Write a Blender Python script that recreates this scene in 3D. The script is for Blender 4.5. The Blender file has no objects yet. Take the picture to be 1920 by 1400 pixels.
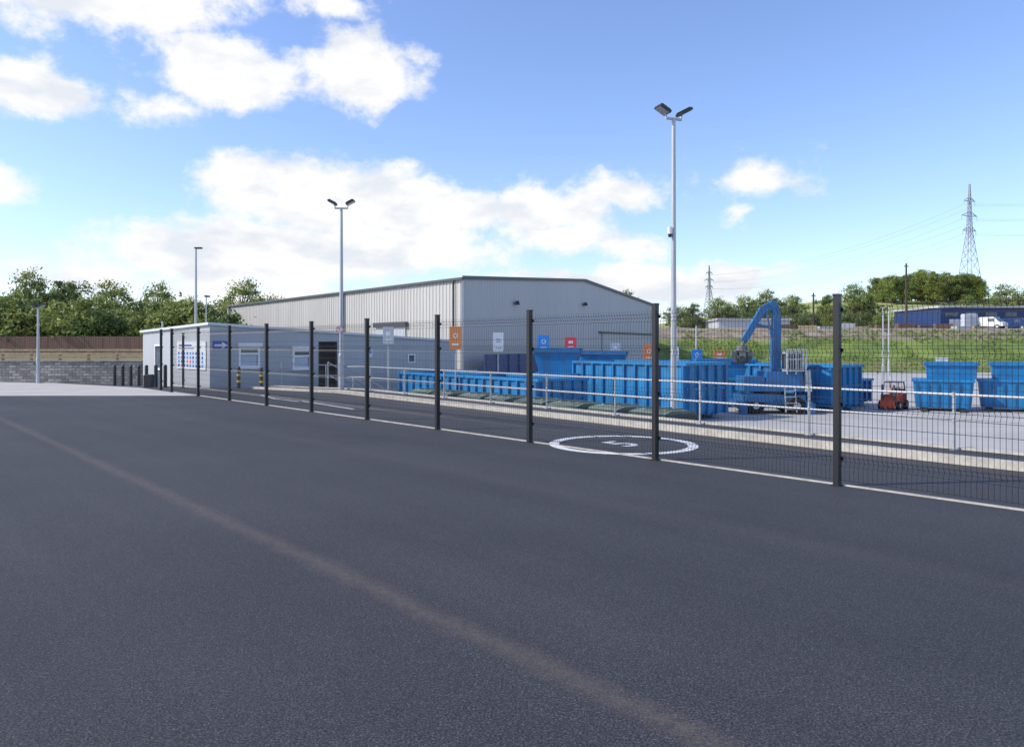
import bpy, bmesh, math, random
import numpy as np
from mathutils import Vector, Matrix, noise as mnoise
random.seed(7)
scene = bpy.context.scene
COL = scene.collection
R = math.radians

# ------------------------------------------------------------------ materials
def new_mat(name):
    m = bpy.data.materials.new(name); m.use_nodes = True
    nt = m.node_tree
    return m, nt, nt.nodes['Principled BSDF']

def paint(name, col, rough=0.5, metal=0.0, var=0.12, scale=3.0, bump=0.0, bscale=40.0, dirt=None, streak=False):
    m, nt, b = new_mat(name)
    N, L = nt.nodes, nt.links
    tc = N.new('ShaderNodeTexCoord'); mp = N.new('ShaderNodeMapping')
    L.new(tc.outputs['Object'], mp.inputs['Vector'])
    if streak: mp.inputs['Scale'].default_value = (1, 1, 0.12)
    nz = N.new('ShaderNodeTexNoise'); nz.inputs['Scale'].default_value = scale
    nz.inputs['Detail'].default_value = 5; nz.inputs['Roughness'].default_value = 0.65
    L.new(mp.outputs[0], nz.inputs['Vector'])
    rp = N.new('ShaderNodeValToRGB')
    e = rp.color_ramp.elements
    c2 = dirt if dirt else tuple(c*(1-var*2) for c in col)
    e[0].position = 0.3; e[0].color = (*c2, 1)
    e[1].position = 0.62; e[1].color = (*[min(1, c*(1+var*0.5)) for c in col], 1)
    L.new(nz.outputs['Fac'], rp.inputs[0]); L.new(rp.outputs[0], b.inputs['Base Color'])
    b.inputs['Roughness'].default_value = rough; b.inputs['Metallic'].default_value = metal
    if bump > 0:
        n2 = N.new('ShaderNodeTexNoise'); n2.inputs['Scale'].default_value = bscale; n2.inputs['Detail'].default_value = 3
        L.new(tc.outputs['Object'], n2.inputs['Vector'])
        bp = N.new('ShaderNodeBump'); bp.inputs['Strength'].default_value = bump; bp.inputs['Distance'].default_value = 0.02
        L.new(n2.outputs['Fac'], bp.inputs['Height']); L.new(bp.outputs[0], b.inputs['Normal'])
    return m

NF = (0.7503, 0.6611)      # normal of the fence line
def asphalt_mat(name, base, seams):
    m, nt, b = new_mat(name); N, L = nt.nodes, nt.links
    def math_(op, a, c=None, clamp=False):
        n = N.new('ShaderNodeMath'); n.operation = op; n.use_clamp = clamp
        for i, v in enumerate((a, c)):
            if v is None: continue
            if isinstance(v, (int, float)): n.inputs[i].default_value = v
            else: L.new(v, n.inputs[i])
        return n.outputs[0]
    tc = N.new('ShaderNodeTexCoord')
    def noise(scale, detail=2, vec=None, rough=0.5):
        n = N.new('ShaderNodeTexNoise'); n.inputs['Scale'].default_value = scale
        n.inputs['Detail'].default_value = detail; n.inputs['Roughness'].default_value = rough
        L.new(vec if vec else tc.outputs['Object'], n.inputs['Vector']); return n.outputs['Fac']
    def dotp(vx, vy):
        d = N.new('ShaderNodeVectorMath'); d.operation = 'DOT_PRODUCT'; d.inputs[1].default_value = (vx, vy, 0)
        L.new(tc.outputs['Object'], d.inputs[0]); return d.outputs['Value']
    across, along = dotp(*NF), dotp(-NF[1], NF[0])
    cbv = N.new('ShaderNodeCombineXYZ'); L.new(math_('MULTIPLY', across, 1.0), cbv.inputs[0]); L.new(math_('MULTIPLY', along, .09), cbv.inputs[1])
    fine = noise(100, 3, rough=0.8)
    big = noise(0.35, 4)
    band = noise(1.1, 4, cbv.outputs[0], .6)
    # aggregate: every stone its own tone
    vo = N.new('ShaderNodeTexVoronoi'); vo.inputs['Scale'].default_value = 150
    L.new(tc.outputs['Object'], vo.inputs['Vector'])
    sep = N.new('ShaderNodeSeparateColor'); L.new(vo.outputs['Color'], sep.inputs[0])
    stone = N.new('ShaderNodeValToRGB'); e = stone.color_ramp.elements
    e[0].position = 0.0; e[0].color = (.58, .58, .58, 1); e[1].position = 1.0; e[1].color = (1.75, 1.74, 1.70, 1)
    k = e.new(.72); k.color = (1.0, 1.0, 1.0, 1)
    L.new(sep.outputs[0], stone.inputs[0])
    rp = N.new('ShaderNodeValToRGB'); e = rp.color_ramp.elements
    e[0].position = 0.38; e[0].color = (*[c*0.40 for c in base], 1)
    e[1].position = 0.64; e[1].color = (*[c*2.0 for c in base], 1)
    k = e.new(0.5); k.color = (*base, 1)
    L.new(fine, rp.inputs[0])
    m0 = N.new('ShaderNodeMixRGB'); m0.blend_type = 'MULTIPLY'; m0.inputs[0].default_value = 1
    L.new(rp.outputs[0], m0.inputs[1]); L.new(stone.outputs[0], m0.inputs[2])
    mul = N.new('ShaderNodeMixRGB'); mul.blend_type = 'MULTIPLY'; mul.inputs[0].default_value = 1
    rb = N.new('ShaderNodeValToRGB'); rb.color_ramp.elements[0].position = .35; rb.color_ramp.elements[1].position = .65
    rb.color_ramp.elements[0].color = (.78, .78, .80, 1); rb.color_ramp.elements[1].color = (1.18, 1.17, 1.14, 1)
    L.new(math_('ADD', math_('MULTIPLY', big, .5), math_('MULTIPLY', band, .5)), rb.inputs[0]); L.new(m0.outputs[0], mul.inputs[1]); L.new(rb.outputs[0], mul.inputs[2])
    out = mul.outputs[0]
    tot = None
    if seams:
        wob = math_('MULTIPLY', math_('SUBTRACT', noise(3.0, 3), 0.5), 0.16)
        tt = math_('ADD', across, wob)
        for pos, wid, amt in seams:
            d = math_('ABSOLUTE', math_('SUBTRACT', tt, pos))
            f = math_('SUBTRACT', 1.0, math_('DIVIDE', d, wid), clamp=True)
            f = math_('MULTIPLY', f, amt)
            tot = f if tot is None else math_('MAXIMUM', tot, f)
        brk = math_('MULTIPLY', math_('SUBTRACT', noise(14, 4, rough=.8), .28), 2.4, clamp=True)
        tot = math_('MULTIPLY', tot, brk, clamp=True)
        mx = N.new('ShaderNodeMixRGB'); mx.blend_type = 'MIX'; L.new(tot, mx.inputs[0]); L.new(out, mx.inputs[1])
        mx.inputs[2].default_value = (0.15, 0.125, 0.10, 1); out = mx.outputs[0]
    L.new(out, b.inputs['Base Color'])
    b.inputs['Roughness'].default_value = 0.75
    b.inputs['Specular IOR Level'].default_value = 0.3
    bp = N.new('ShaderNodeBump'); bp.inputs['Strength'].default_value = 0.4; bp.inputs['Distance'].default_value = 0.004
    L.new(fine, bp.inputs['Height']); L.new(bp.outputs[0], b.inputs['Normal'])
    return m

M_asph = asphalt_mat('asphalt', (0.0455, 0.0465, 0.0530), [(2.56, 0.13, 0.60), (5.7, 0.30, 0.16), (-0.6, 0.1, 0.15)])
M_lane = asphalt_mat('lane_asphalt', (0.058, 0.058, 0.062), [])
M_conc = paint('concrete', (0.45, 0.43, 0.39), .85, var=.08, scale=.6, bump=.25, bscale=30)
M_yard = paint('yard_concrete', (0.43, 0.42, 0.40), .85, var=.08, scale=.35, bump=.2, bscale=25)
M_kerb = paint('kerb_concrete', (0.48, 0.455, 0.40), .85, var=.15, scale=6, bump=.3)
M_white = paint('road_paint', (0.74, 0.74, 0.73), .6, var=.08, scale=14, dirt=(.5, .5, .5))
M_fence = paint('fence_coating', (0.012, 0.013, 0.016), .45, var=.1)
M_galv = paint('galvanised_steel', (0.42, 0.44, 0.46), .5, .3, var=.08, scale=12)
M_pole = paint('galvanised_column', (0.46, 0.48, 0.50), .5, .3, var=.1, scale=5, streak=True)
M_dark = paint('dark_plastic', (0.03, 0.03, 0.033), .5, var=.1)
M_lens = paint('lamp_glass', (0.35, 0.37, 0.4), .15, var=.05)
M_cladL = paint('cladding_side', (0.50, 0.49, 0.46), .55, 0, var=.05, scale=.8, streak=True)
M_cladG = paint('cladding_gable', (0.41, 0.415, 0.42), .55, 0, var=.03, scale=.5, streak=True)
M_roof = paint('roof_sheet', (0.45, 0.46, 0.47), .5, var=.05)
M_trim = paint('dark_trim', (0.07, 0.075, 0.08), .5, var=.05)
M_office = paint('office_wall', (0.42, 0.445, 0.47), .6, var=.03, scale=.8, streak=True)
M_fascia = paint('office_fascia', (0.62, 0.64, 0.66), .5, var=.04)
M_wframe = paint('window_frame', (0.84, 0.84, 0.84), .4, var=.03)
M_glass = paint('window_glass', (0.10, 0.13, 0.17), .08, var=.25, scale=2)
M_blind = paint('blind', (0.50, 0.56, 0.66), .7, var=.05)
M_black = paint('interior_shade', (0.05, 0.05, 0.055), .9, var=.1)
M_blue = paint('blue_container_paint', (0.008, 0.195, 0.445), .5, var=.15, scale=1.8, dirt=(0.015, 0.12, 0.27))
M_blue2 = paint('blue_rib_paint', (0.008, 0.155, 0.37), .5, var=.15, scale=2.5)
M_navy = paint('navy_panel', (0.015, 0.045, 0.15), .5, var=.15)
M_exblue = paint('machine_blue', (0.012, 0.14, 0.37), .45, var=.12, scale=3, dirt=(.03, .10, .2))
M_silver = paint('machine_grey', (0.46, 0.48, 0.49), .5, .1, var=.15, scale=5)
M_grab = paint('grapple_steel', (0.14, 0.15, 0.16), .5, .2, var=.2, scale=8)
M_tyre = paint('tyre_rubber', (0.02, 0.02, 0.02), .85, var=.2, scale=15)
M_red = paint('red_paint', (0.62, 0.09, 0.03), .4, var=.12, scale=5)
M_orange = paint('orange_panel', (0.80, 0.24, 0.07), .45, var=.05)
M_redp = paint('red_panel', (0.80, 0.06, 0.08), .45, var=.05)
M_bluep = paint('blue_panel', (0.03, 0.28, 0.75), .45, var=.05)
M_whitep = paint('white_panel', (0.75, 0.77, 0.78), .45, var=.04)
M_greyp = paint('grey_panel', (0.48, 0.52, 0.57), .45, var=.04)
M_brownp = paint('brown_orange_panel', (0.66, 0.25, 0.07), .45, var=.05)
M_signblue = paint('sign_blue', (0.02, 0.08, 0.40), .4, var=.04)
M_yel = paint('yellow_band', (0.75, 0.48, 0.02), .5, var=.08)
M_bin = paint('bin_green', (0.03, 0.075, 0.045), .55, var=.15, scale=3)
M_lid = paint('bin_lid', (0.15, 0.19, 0.15), .6, var=.3, scale=5, dirt=(.06, .085, .06))
M_timber = paint('timber_rail', (0.44, 0.33, 0.20), .85, var=.2, scale=6, bump=.2)
M_brownf = paint('brown_timber_boards', (0.20, 0.12, 0.09), .85, var=.12, scale=2, streak=True)
M_bark = paint('bark', (0.08, 0.065, 0.05), .9, var=.3, scale=8, bump=.5)
M_steel = paint('pylon_steel', (0.36, 0.40, 0.45), .6, .0, var=.08)
M_van = paint('van_white', (0.72, 0.73, 0.74), .3, var=.04)

def block_mat():
    m, nt, b = new_mat('blockwork'); N, L = nt.nodes, nt.links
    tc = N.new('ShaderNodeTexCoord'); mp = N.new('ShaderNodeMapping')
    mp.inputs['Rotation'].default_value = (R(90), 0, 0)
    L.new(tc.outputs['Object'], mp.inputs[0])
    br = N.new('ShaderNodeTexBrick'); br.inputs['Scale'].default_value = 1.0
    br.inputs['Brick Width'].default_value = .36; br.inputs['Row Height'].default_value = .14
    br.inputs['Mortar Size'].default_value = .014; br.inputs['Bias'].default_value = -.1
    br.inputs['Color1'].default_value = (.20, .195, .185, 1); br.inputs['Color2'].default_value = (.42, .395, .36, 1)
    br.inputs['Mortar'].default_value = (.12, .12, .12, 1)
    L.new(mp.outputs[0], br.inputs['Vector'])
    nz = N.new('ShaderNodeTexNoise'); nz.inputs['Scale'].default_value = 4; nz.inputs['Detail'].default_value = 8; nz.inputs['Roughness'].default_value = .8
    L.new(tc.outputs['Object'], nz.inputs['Vector'])
    mx = N.new('ShaderNodeMixRGB'); mx.blend_type = 'OVERLAY'; mx.inputs[0].default_value = .9
    L.new(br.outputs['Color'], mx.inputs[1]); L.new(nz.outputs['Fac'], mx.inputs[2])
    L.new(mx.outputs[0], b.inputs['Base Color']); b.inputs['Roughness'].default_value = .9
    bp = N.new('ShaderNodeBump'); bp.inputs['Strength'].default_value = 1; bp.inputs['Distance'].default_value = .05
    L.new(nz.outputs['Fac'], bp.inputs['Height']); L.new(bp.outputs[0], b.inputs['Normal'])
    return m
M_block = block_mat()

def leaf_mat(name, dark, light):
    m, nt, b = new_mat(name); N, L = nt.nodes, nt.links
    g = N.new('ShaderNodeNewGeometry'); tc = N.new('ShaderNodeTexCoord')
    nz = N.new('ShaderNodeTexNoise'); nz.inputs['Scale'].default_value = .9; nz.inputs['Detail'].default_value = 1
    L.new(tc.outputs['Object'], nz.inputs['Vector'])
    ad = N.new('ShaderNodeMath'); ad.operation = 'MULTIPLY_ADD'; ad.inputs[1].default_value = .45
    L.new(g.outputs['Random Per Island'], ad.inputs[0]); L.new(nz.outputs['Fac'], ad.inputs[2])
    rp = N.new('ShaderNodeValToRGB'); e = rp.color_ramp.elements
    e[0].position = .42; e[0].color = (*dark, 1); e[1].position = 1.0; e[1].color = (*light, 1)
    L.new(ad.outputs[0], rp.inputs[0]); L.new(rp.outputs[0], b.inputs['Base Color'])
    b.inputs['Roughness'].default_value = .6
    tr = N.new('ShaderNodeBsdfTranslucent'); L.new(rp.outputs[0], tr.inputs[0])
    ms = N.new('ShaderNodeMixShader'); ms.inputs[0].default_value = .4
    L.new(b.outputs[0], ms.inputs[1]); L.new(tr.outputs[0], ms.inputs[2])
    L.new(ms.outputs[0], N['Material Output'].inputs['Surface'])
    return m
M_leafA = leaf_mat('leaves_mid', (.09, .125, .03), (.34, .40, .11))
M_leafB = leaf_mat('leaves_dark', (.055, .09, .028), (.21, .28, .08))
M_leafC = leaf_mat('leaves_yellowgreen', (.10, .15, .03), (.36, .41, .10))
M_grassb = leaf_mat('grass_blades', (.11, .18, .035), (.26, .35, .08))

def terrain_mat():
    m, nt, b = new_mat('grass_terrain'); N, L = nt.nodes, nt.links
    g = N.new('ShaderNodeNewGeometry'); sx = N.new('ShaderNodeSeparateXYZ'); L.new(g.outputs['Position'], sx.inputs[0])
    def nz(s, d=6):
        n = N.new('ShaderNodeTexNoise'); n.inputs['Scale'].default_value = s; n.inputs['Detail'].default_value = d
        n.inputs['Roughness'].default_value = .65
        L.new(g.outputs['Position'], n.inputs['Vector']); return n.outputs['Fac']
    r1 = N.new('ShaderNodeValToRGB'); e = r1.color_ramp.elements
    e[0].position = .35; e[0].color = (.06, .11, .02, 1); e[1].position = .64; e[1].color = (.21, .28, .055, 1)
    L.new(nz(.3, 8), r1.inputs[0])
    r2 = N.new('ShaderNodeValToRGB'); e = r2.color_ramp.elements
    e[0].position = .35; e[0].color = (.14, .11, .08, 1); e[1].position = .65; e[1].color = (.36, .30, .22, 1)
    L.new(nz(.9), r2.inputs[0])
    r3 = N.new('ShaderNodeValToRGB'); e = r3.color_ramp.elements
    e[0].position = .38; e[0].color = (.13, .19, .04, 1); e[1].position = .62; e[1].color = (.38, .41, .12, 1)
    L.new(nz(.1, 8), r3.inputs[0])
    def step(src, lo, hi):
        mr = N.new('ShaderNodeMapRange'); mr.inputs[1].default_value = lo; mr.inputs[2].default_value = hi
        L.new(src, mr.inputs[0]); return mr.outputs[0]
    ad = N.new('ShaderNodeMath'); ad.operation = 'MULTIPLY_ADD'; ad.inputs[1].default_value = 1.6
    L.new(nz(.3), ad.inputs[0]); L.new(sx.outputs['Z'], ad.inputs[2])
    m1 = N.new('ShaderNodeMixRGB'); L.new(step(ad.outputs[0], 2.9, 3.3), m1.inputs[0])
    L.new(r1.outputs[0], m1.inputs[1]); L.new(r2.outputs[0], m1.inputs[2])
    m2 = N.new('ShaderNodeMixRGB'); L.new(step(ad.outputs[0], 5.4, 6.0), m2.inputs[0])
    L.new(m1.outputs[0], m2.inputs[1]); L.new(r3.outputs[0], m2.inputs[2])
    L.new(m2.outputs[0], b.inputs['Base Color']); b.inputs['Roughness'].default_value = .95
    return m
M_terr = terrain_mat()
M_field = paint('far_field', (.14, .18, .06), .95, var=.3, scale=.05)
M_bank = paint('verge_grass', (.17, .165, .075), .95, var=.35, scale=.8, bump=.5, bscale=8, dirt=(.12, .10, .06))

# ------------------------------------------------------------------ mesh builder
class MB:
    def __init__(s): s.v = []; s.f = []; s.sm = []
    def add(s, vs, fs, smooth=False):
        o = len(s.v); s.v += [tuple(p) for p in vs]
        for f in fs: s.f.append(tuple(i+o for i in f)); s.sm.append(smooth)
        return s
    def box(s, x0, x1, y0, y1, z0, z1):
        return s.add([(x0,y0,z0),(x1,y0,z0),(x1,y1,z0),(x0,y1,z0),(x0,y0,z1),(x1,y0,z1),(x1,y1,z1),(x0,y1,z1)],
              [(0,3,2,1),(4,5,6,7),(0,1,5,4),(1,2,6,5),(2,3,7,6),(3,0,4,7)])
    def frust(s, cx, cy, z0, z1, a0, b0, a1, b1, ox=0, oy=0):
        v = []
        for (z,a,b,dx,dy) in ((z0,a0,b0,0,0),(z1,a1,b1,ox,oy)):
            v += [(cx+dx-a/2,cy+dy-b/2,z),(cx+dx+a/2,cy+dy-b/2,z),(cx+dx+a/2,cy+dy+b/2,z),(cx+dx-a/2,cy+dy+b/2,z)]
        return s.add(v, [(0,3,2,1),(4,5,6,7),(0,1,5,4),(1,2,6,5),(2,3,7,6),(3,0,4,7)])
    def cyl(s, p0, p1, r0, r1=None, n=10, caps=True):
        if r1 is None: r1 = r0
        p0, p1 = Vector(p0), Vector(p1); d = (p1-p0)
        if d.length < 1e-6: return s
        d.normalize(); a = d.orthogonal().normalized(); b = d.cross(a)
        v = []
        for p, r in ((p0, r0), (p1, r1)):
            for i in range(n):
                t = 2*math.pi*i/n; v.append(p+a*(r*math.cos(t))+b*(r*math.sin(t)))
        s.add(v, [(i, (i+1)%n, n+(i+1)%n, n+i) for i in range(n)], n > 5)
        if caps: s.add(v, [tuple(reversed(range(n))), tuple(range(n, 2*n))])
        return s
    def beam(s, p0, p1, w, h):
        p0, p1 = Vector(p0), Vector(p1); d = (p1-p0).normalized()
        up = Vector((0,0,1)) if abs(d.z) < .95 else Vector((0,1,0))
        a = d.cross(up).normalized()*(w/2); b = a.cross(d).normalized()*(h/2)
        v = [p0-a-b,p0+a-b,p0+a+b,p0-a+b,p1-a-b,p1+a-b,p1+a+b,p1-a+b]
        return s.add(v, [(0,3,2,1),(4,5,6,7),(0,1,5,4),(1,2,6,5),(2,3,7,6),(3,0,4,7)])
    def mesh(s, name, mats, recalc=True):
        me = bpy.data.meshes.new(name); me.from_pydata(s.v, [], s.f)
        me.polygons.foreach_set('use_smooth', s.sm)
        if recalc:
            bm = bmesh.new(); bm.from_mesh(me); bmesh.ops.recalc_face_normals(bm, faces=bm.faces); bm.to_mesh(me); bm.free()
        for m in (mats if isinstance(mats, (list, tuple)) else [mats]): me.materials.append(m)
        me.update(); return me

def link(o): COL.objects.link(o); return o
def tag(o, label=None, category=None, group=None, kind=None):
    if label: o['label'] = label
    if category: o['category'] = category
    if group: o['group'] = group
    if kind: o['kind'] = kind
    return o
def thing(name, label, category, loc=(0,0,0), rz=0, group=None):
    o = link(bpy.data.objects.new(name, None)); o.empty_display_size = .3
    o.location = loc; o.rotation_euler = (0,0,rz)
    return tag(o, label, category, group)
def part(par, name, mb, mat, loc=(0,0,0), label=None, recalc=True):
    o = link(bpy.data.objects.new(name, mb.mesh(name, mat, recalc))); o.parent = par; o.location = loc
    return tag(o, label)
def solo(name, mb, mat, label, category, loc=(0,0,0), rz=0, group=None, kind=None, recalc=True):
    o = link(bpy.data.objects.new(name, mb.mesh(name, mat, recalc))); o.location = loc; o.rotation_euler = (0,0,rz)
    return tag(o, label, category, group, kind)
def copy_thing(src, loc, rz=None, scale=None, label=None):
    n = src.copy(); link(n); n.location = loc
    if rz is not None: n.rotation_euler = (0,0,rz)
    if scale is not None: n.scale = scale if isinstance(scale, tuple) else (scale,)*3
    if label: n['label'] = label
    def rec(a, b):
        for c in a.children:
            k = c.copy(); link(k); k.parent = b; rec(c, k)
    rec(src, n)
    return n
def text_mesh(txt, size, mat, bold=0.0):
    cu = bpy.data.curves.new('txt', 'FONT'); cu.body = txt; cu.size = size; cu.align_x = 'CENTER'; cu.align_y = 'CENTER'
    cu.offset = bold
    o = bpy.data.objects.new('txt', cu); link(o)
    dg = bpy.context.evaluated_depsgraph_get(); me = bpy.data.meshes.new_from_object(o.evaluated_get(dg))
    bpy.data.objects.remove(o); me.materials.clear(); me.materials.append(mat); return me

# ------------------------------------------------------------------ site grid
U = (-0.61, 0.7926); Nn = (0.7926, 0.61)
def st(s, t): return (U[0]*s+Nn[0]*t, U[1]*s+Nn[1]*t)
def hplane(x, y): return 1.167-.0205*x-.0514*y
def h(x, y): return max(-1.2, min(0, hplane(x, y)))
def clip(poly, a, b, c):
    out = []
    for i in range(len(poly)):
        p, q = poly[i], poly[(i+1) % len(poly)]
        dp, dq = a*p[0]+b*p[1]+c, a*q[0]+b*q[1]+c
        if dp >= 0: out.append(p)
        if (dp >= 0) != (dq >= 0):
            k = dp/(dp-dq); out.append((p[0]+(q[0]-p[0])*k, p[1]+(q[1]-p[1])*k))
    return out
def sheet(name, polys, mat, zoff=0.0, zf=h):
    mb = MB()
    for p in polys:
        if len(p) >= 3: mb.add([(x, y, zf(x, y)+zoff) for x, y in p], [tuple(range(len(p)))])
    me = mb.mesh(name, mat, False)
    for f in me.polygons:
        if f.normal.z < 0: f.flip()
    o = link(bpy.data.objects.new(name, me)); tag(o, kind='structure'); return o

BIG = [(-900,-60),(900,-60),(900,1500),(-900,1500)]
sheet('ground', [BIG], M_field, zf=lambda x, y: -1.23)
yd = clip(clip([(-60,-30),(200,-30),(200,80),(-60,80)], Nn[0], Nn[1], -11.45), 0, 1, 20)
sheet('yard', [yd], M_yard, zf=lambda x, y: -1.2)
upper = clip([(-120,-40),(60,-40),(60,80),(-120,80)], -Nn[0], -Nn[1], 11.5)
flat = clip(upper, -.0205, -.0514, 1.167)
fl_t = (-NF[0], -NF[1], 8.30)
flatL = clip(flat, *fl_t); flatR = clip(flat, NF[0], NF[1], -8.30)
flatL_near = clip(flatL, 0.01, -1, 23.8)
sheet('road', [flatL_near], M_asph)
sheet('lane_road', [flatR], M_lane)
flatL_far = clip(flatL, -0.01, 1, -23.8)
sheet('concrete_apron', [flatL_far], M_conc)
slope = clip(clip(upper, .0205, .0514, -1.167), -.0205, -.0514, 2.395)
sheet('slope_apron', [clip(slope, *fl_t)], M_conc, zf=hplane)
sheet('slope_lane', [clip(slope, NF[0], NF[1], -8.30)], M_lane, zf=hplane)
area2 = clip(clip([(-60,10),(60,10),(60,80),(-60,80)], U[0], U[1], -31.5), Nn[0], Nn[1], -11.5)
sheet('office_forecourt', [clip(clip(area2, .0205, .0514, -1.167), -.0205, -.0514, 2.395)], M_lane, zf=hplane)

def strip(name, t0, t1, z0, z1, mat, ss, absz0=None):
    mb = MB()
    for a, b in zip(ss[:-1], ss[1:]):
        v = []
        for s_ in (a, b):
            for t_ in (t0, t1):
                x, y = st(s_, t_); hh = h(*st(s_, 11.0))
                v += [(x, y, (absz0 if absz0 is not None else hh+z0)), (x, y, hh+z1)]
        mb.add(v, [(0,1,3,2),(4,6,7,5),(1,5,7,3),(0,4,5,1),(2,3,7,6),(0,2,6,4)])
    o = link(bpy.data.objects.new(name, mb.mesh(name, mat))); return o
ss = [-25, 22.9, 31.5]
tag(strip('kerb', 10.68, 10.84, -.1, .11, M_kerb, ss), kind='structure')
tag(strip('pavement', 10.843, 11.45, -.1, .10, M_lane, ss), kind='structure')
tag(strip('retaining_wall', 11.453, 11.65, 0, .13, M_kerb, ss, -1.25), 'long low concrete retaining wall edging the lower yard', 'wall')
mb = MB()
for a, b in ((11.65, 16), (16, 24), (24, 34)):
    v = []
    for t_ in (a, b):
        for s_ in (31.3, 31.5):
            x, y = st(s_, t_); v += [(x, y, -1.25), (x, y, max(-1.19, hplane(x, y)+.12))]
    mb.add(v, [(0,1,3,2),(4,6,7,5),(1,5,7,3),(0,4,5,1),(2,3,7,6),(0,2,6,4)])
solo('retaining_wall', mb, M_kerb, 'short concrete retaining wall below the grey office', 'wall')

# painted markings
cx, cy = 1.74, 11.98
n = 72; mb = MB(); v = []
for r in (1.0, 1.16):
    for i in range(n): v.append((cx+r*math.cos(2*math.pi*i/n), cy+r*math.sin(2*math.pi*i/n), .005))
mb.add(v, [(i, (i+1)%n, n+(i+1)%n, n+i) for i in range(n)])
o = solo('road_marking', mb, M_white, 'white painted ring round the speed limit number on the lane', 'road marking', recalc=False)
for f in o.data.polygons:
    if f.normal.z < 0: f.flip()
num = link(bpy.data.objects.new('painted_number', text_mesh('5', .9, M_white, .012)))
num.parent = o; num.location = (cx, cy+.03, .005); num.rotation_euler = (0, 0, math.atan2(U[1], U[0])-math.pi/2); num.scale = (.9, 1.0, 1)
def line_mark(pts, w, label):
    mb = MB()
    for (a, b) in zip(pts[:-1], pts[1:]):
        d = Vector((b[0]-a[0], b[1]-a[1], 0)).normalized(); nn = Vector((-d.y, d.x, 0))*w/2
        q = [(a[0]-nn.x, a[1]-nn.y), (b[0]-nn.x, b[1]-nn.y), (b[0]+nn.x, b[1]+nn.y), (a[0]+nn.x, a[1]+nn.y)]
        mb.add([(x, y, h(x, y)+.005) for x, y in q], [(0,1,2,3)])
    o = solo('road_marking', mb, M_white, label, 'road marking', recalc=False)
    for f in o.data.polygons:
        if f.normal.z < 0: f.flip()
line_mark([(-5.88, 21.3), (-3.87, 18.6)], .10, 'thin straight white line painted on the lane')
line_mark([(-7.9, 24.0), (-6.9, 22.2), (-5.9, 21.1)], .08, 'thin curving white edge line on the lane')

# ------------------------------------------------------------------ mesh fence
fx0, fy0 = 3.61, 8.46; step = (-1.664, 1.889); L_bay = math.hypot(*step)
f_ang = math.atan2(step[1], step[0])
fence = thing('mesh_fence', 'tall black welded mesh fence on a concrete edging', 'fence')
pm = MB().box(-.03, .03, -.04, .04, -.05, 2.1).box(-.034, .034, -.044, .044, 2.1, 2.125).box(-.05,.05,-.06,.06,0,.012)
for zc in (.3, .9, 1.5, 1.95): pm.box(-.045, .045, -.062, -.041, zc-.02, zc+.02)
post_me = pm.mesh('fence_post', M_fence)
pb = MB(); Lp = L_bay-.07; nw = 49
prof = [(.06, 0)]
for z in (.22, .82, 1.42, 1.88): prof += [(z, 0), (z+.05, -.035), (z+.1, 0)]
prof.append((2.03, 0))
for i in range(nw+1):
    x = .035+Lp*i/nw
    for (za, ya), (zb, yb) in zip(prof[:-1], prof[1:]):
        pb.cyl((x, ya, za), (x, yb, zb), .0026, n=3, caps=False)
hz = []
for z in (.22, .82, 1.42, 1.88): hz += [(z, 0), (z+.05, -.035), (z+.1, 0)]
for z in (.07, .52, .67, 1.12, 1.27, 1.65, .37, .97, 1.55): hz.append((z, 0))
for z, y in hz: pb.beam((.035, y-.004, z), (.035+Lp, y-.004, z), .005, .005)
panel_me = pb.mesh('wire_panel', M_fence, False)
for k in range(-1, 10):
    x, y = fx0+step[0]*k, fy0+step[1]*k
    p = link(bpy.data.objects.new('fence_post', post_me)); p.parent = fence; p.location = (x, y, h(x, y)); p.rotation_euler = (0, 0, f_ang)
    if k < 9:
        w = link(bpy.data.objects.new('wire_panel', panel_me)); w.parent = fence; w.location = (x, y, h(x, y)); w.rotation_euler = (0, 0, f_ang)
xl, yl = fx0+step[0]*9, fy0+step[1]*9
ga = math.atan2(1.9, -1.35)
for i, (dx, dy) in enumerate(((-1.0, 1.4), (-1.3, 3.9))):
    p = link(bpy.data.objects.new('fence_post', post_me)); p.parent = fence; p.location = (xl+dx, yl+dy, h(xl+dx, yl+dy)); p.rotation_euler = (0,0,ga)
eb = MB(); e0 = (fx0-step[0]*2.5, fy0-step[1]*2.5); e1 = (xl, yl)
dd = Vector((e1[0]-e0[0], e1[1]-e0[1], 0)).normalized(); nn = Vector((dd.y, -dd.x, 0))
eb.add([(e0[0]+nn.x*.03, e0[1]+nn.y*.03, -.05),(e0[0]+nn.x*.075, e0[1]+nn.y*.075, -.05),(e1[0]+nn.x*.075, e1[1]+nn.y*.075, -.05),(e1[0]+nn.x*.03, e1[1]+nn.y*.03, -.05),
        (e0[0]+nn.x*.03, e0[1]+nn.y*.03, .015),(e0[0]+nn.x*.075, e0[1]+nn.y*.075, .015),(e1[0]+nn.x*.075, e1[1]+nn.y*.075, .015),(e1[0]+nn.x*.03, e1[1]+nn.y*.03, .015)],
        [(0,3,2,1),(4,5,6,7),(0,1,5,4),(1,2,6,5),(2,3,7,6),(3,0,4,7)])
part(fence, 'concrete_edging', eb, M_kerb)

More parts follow.
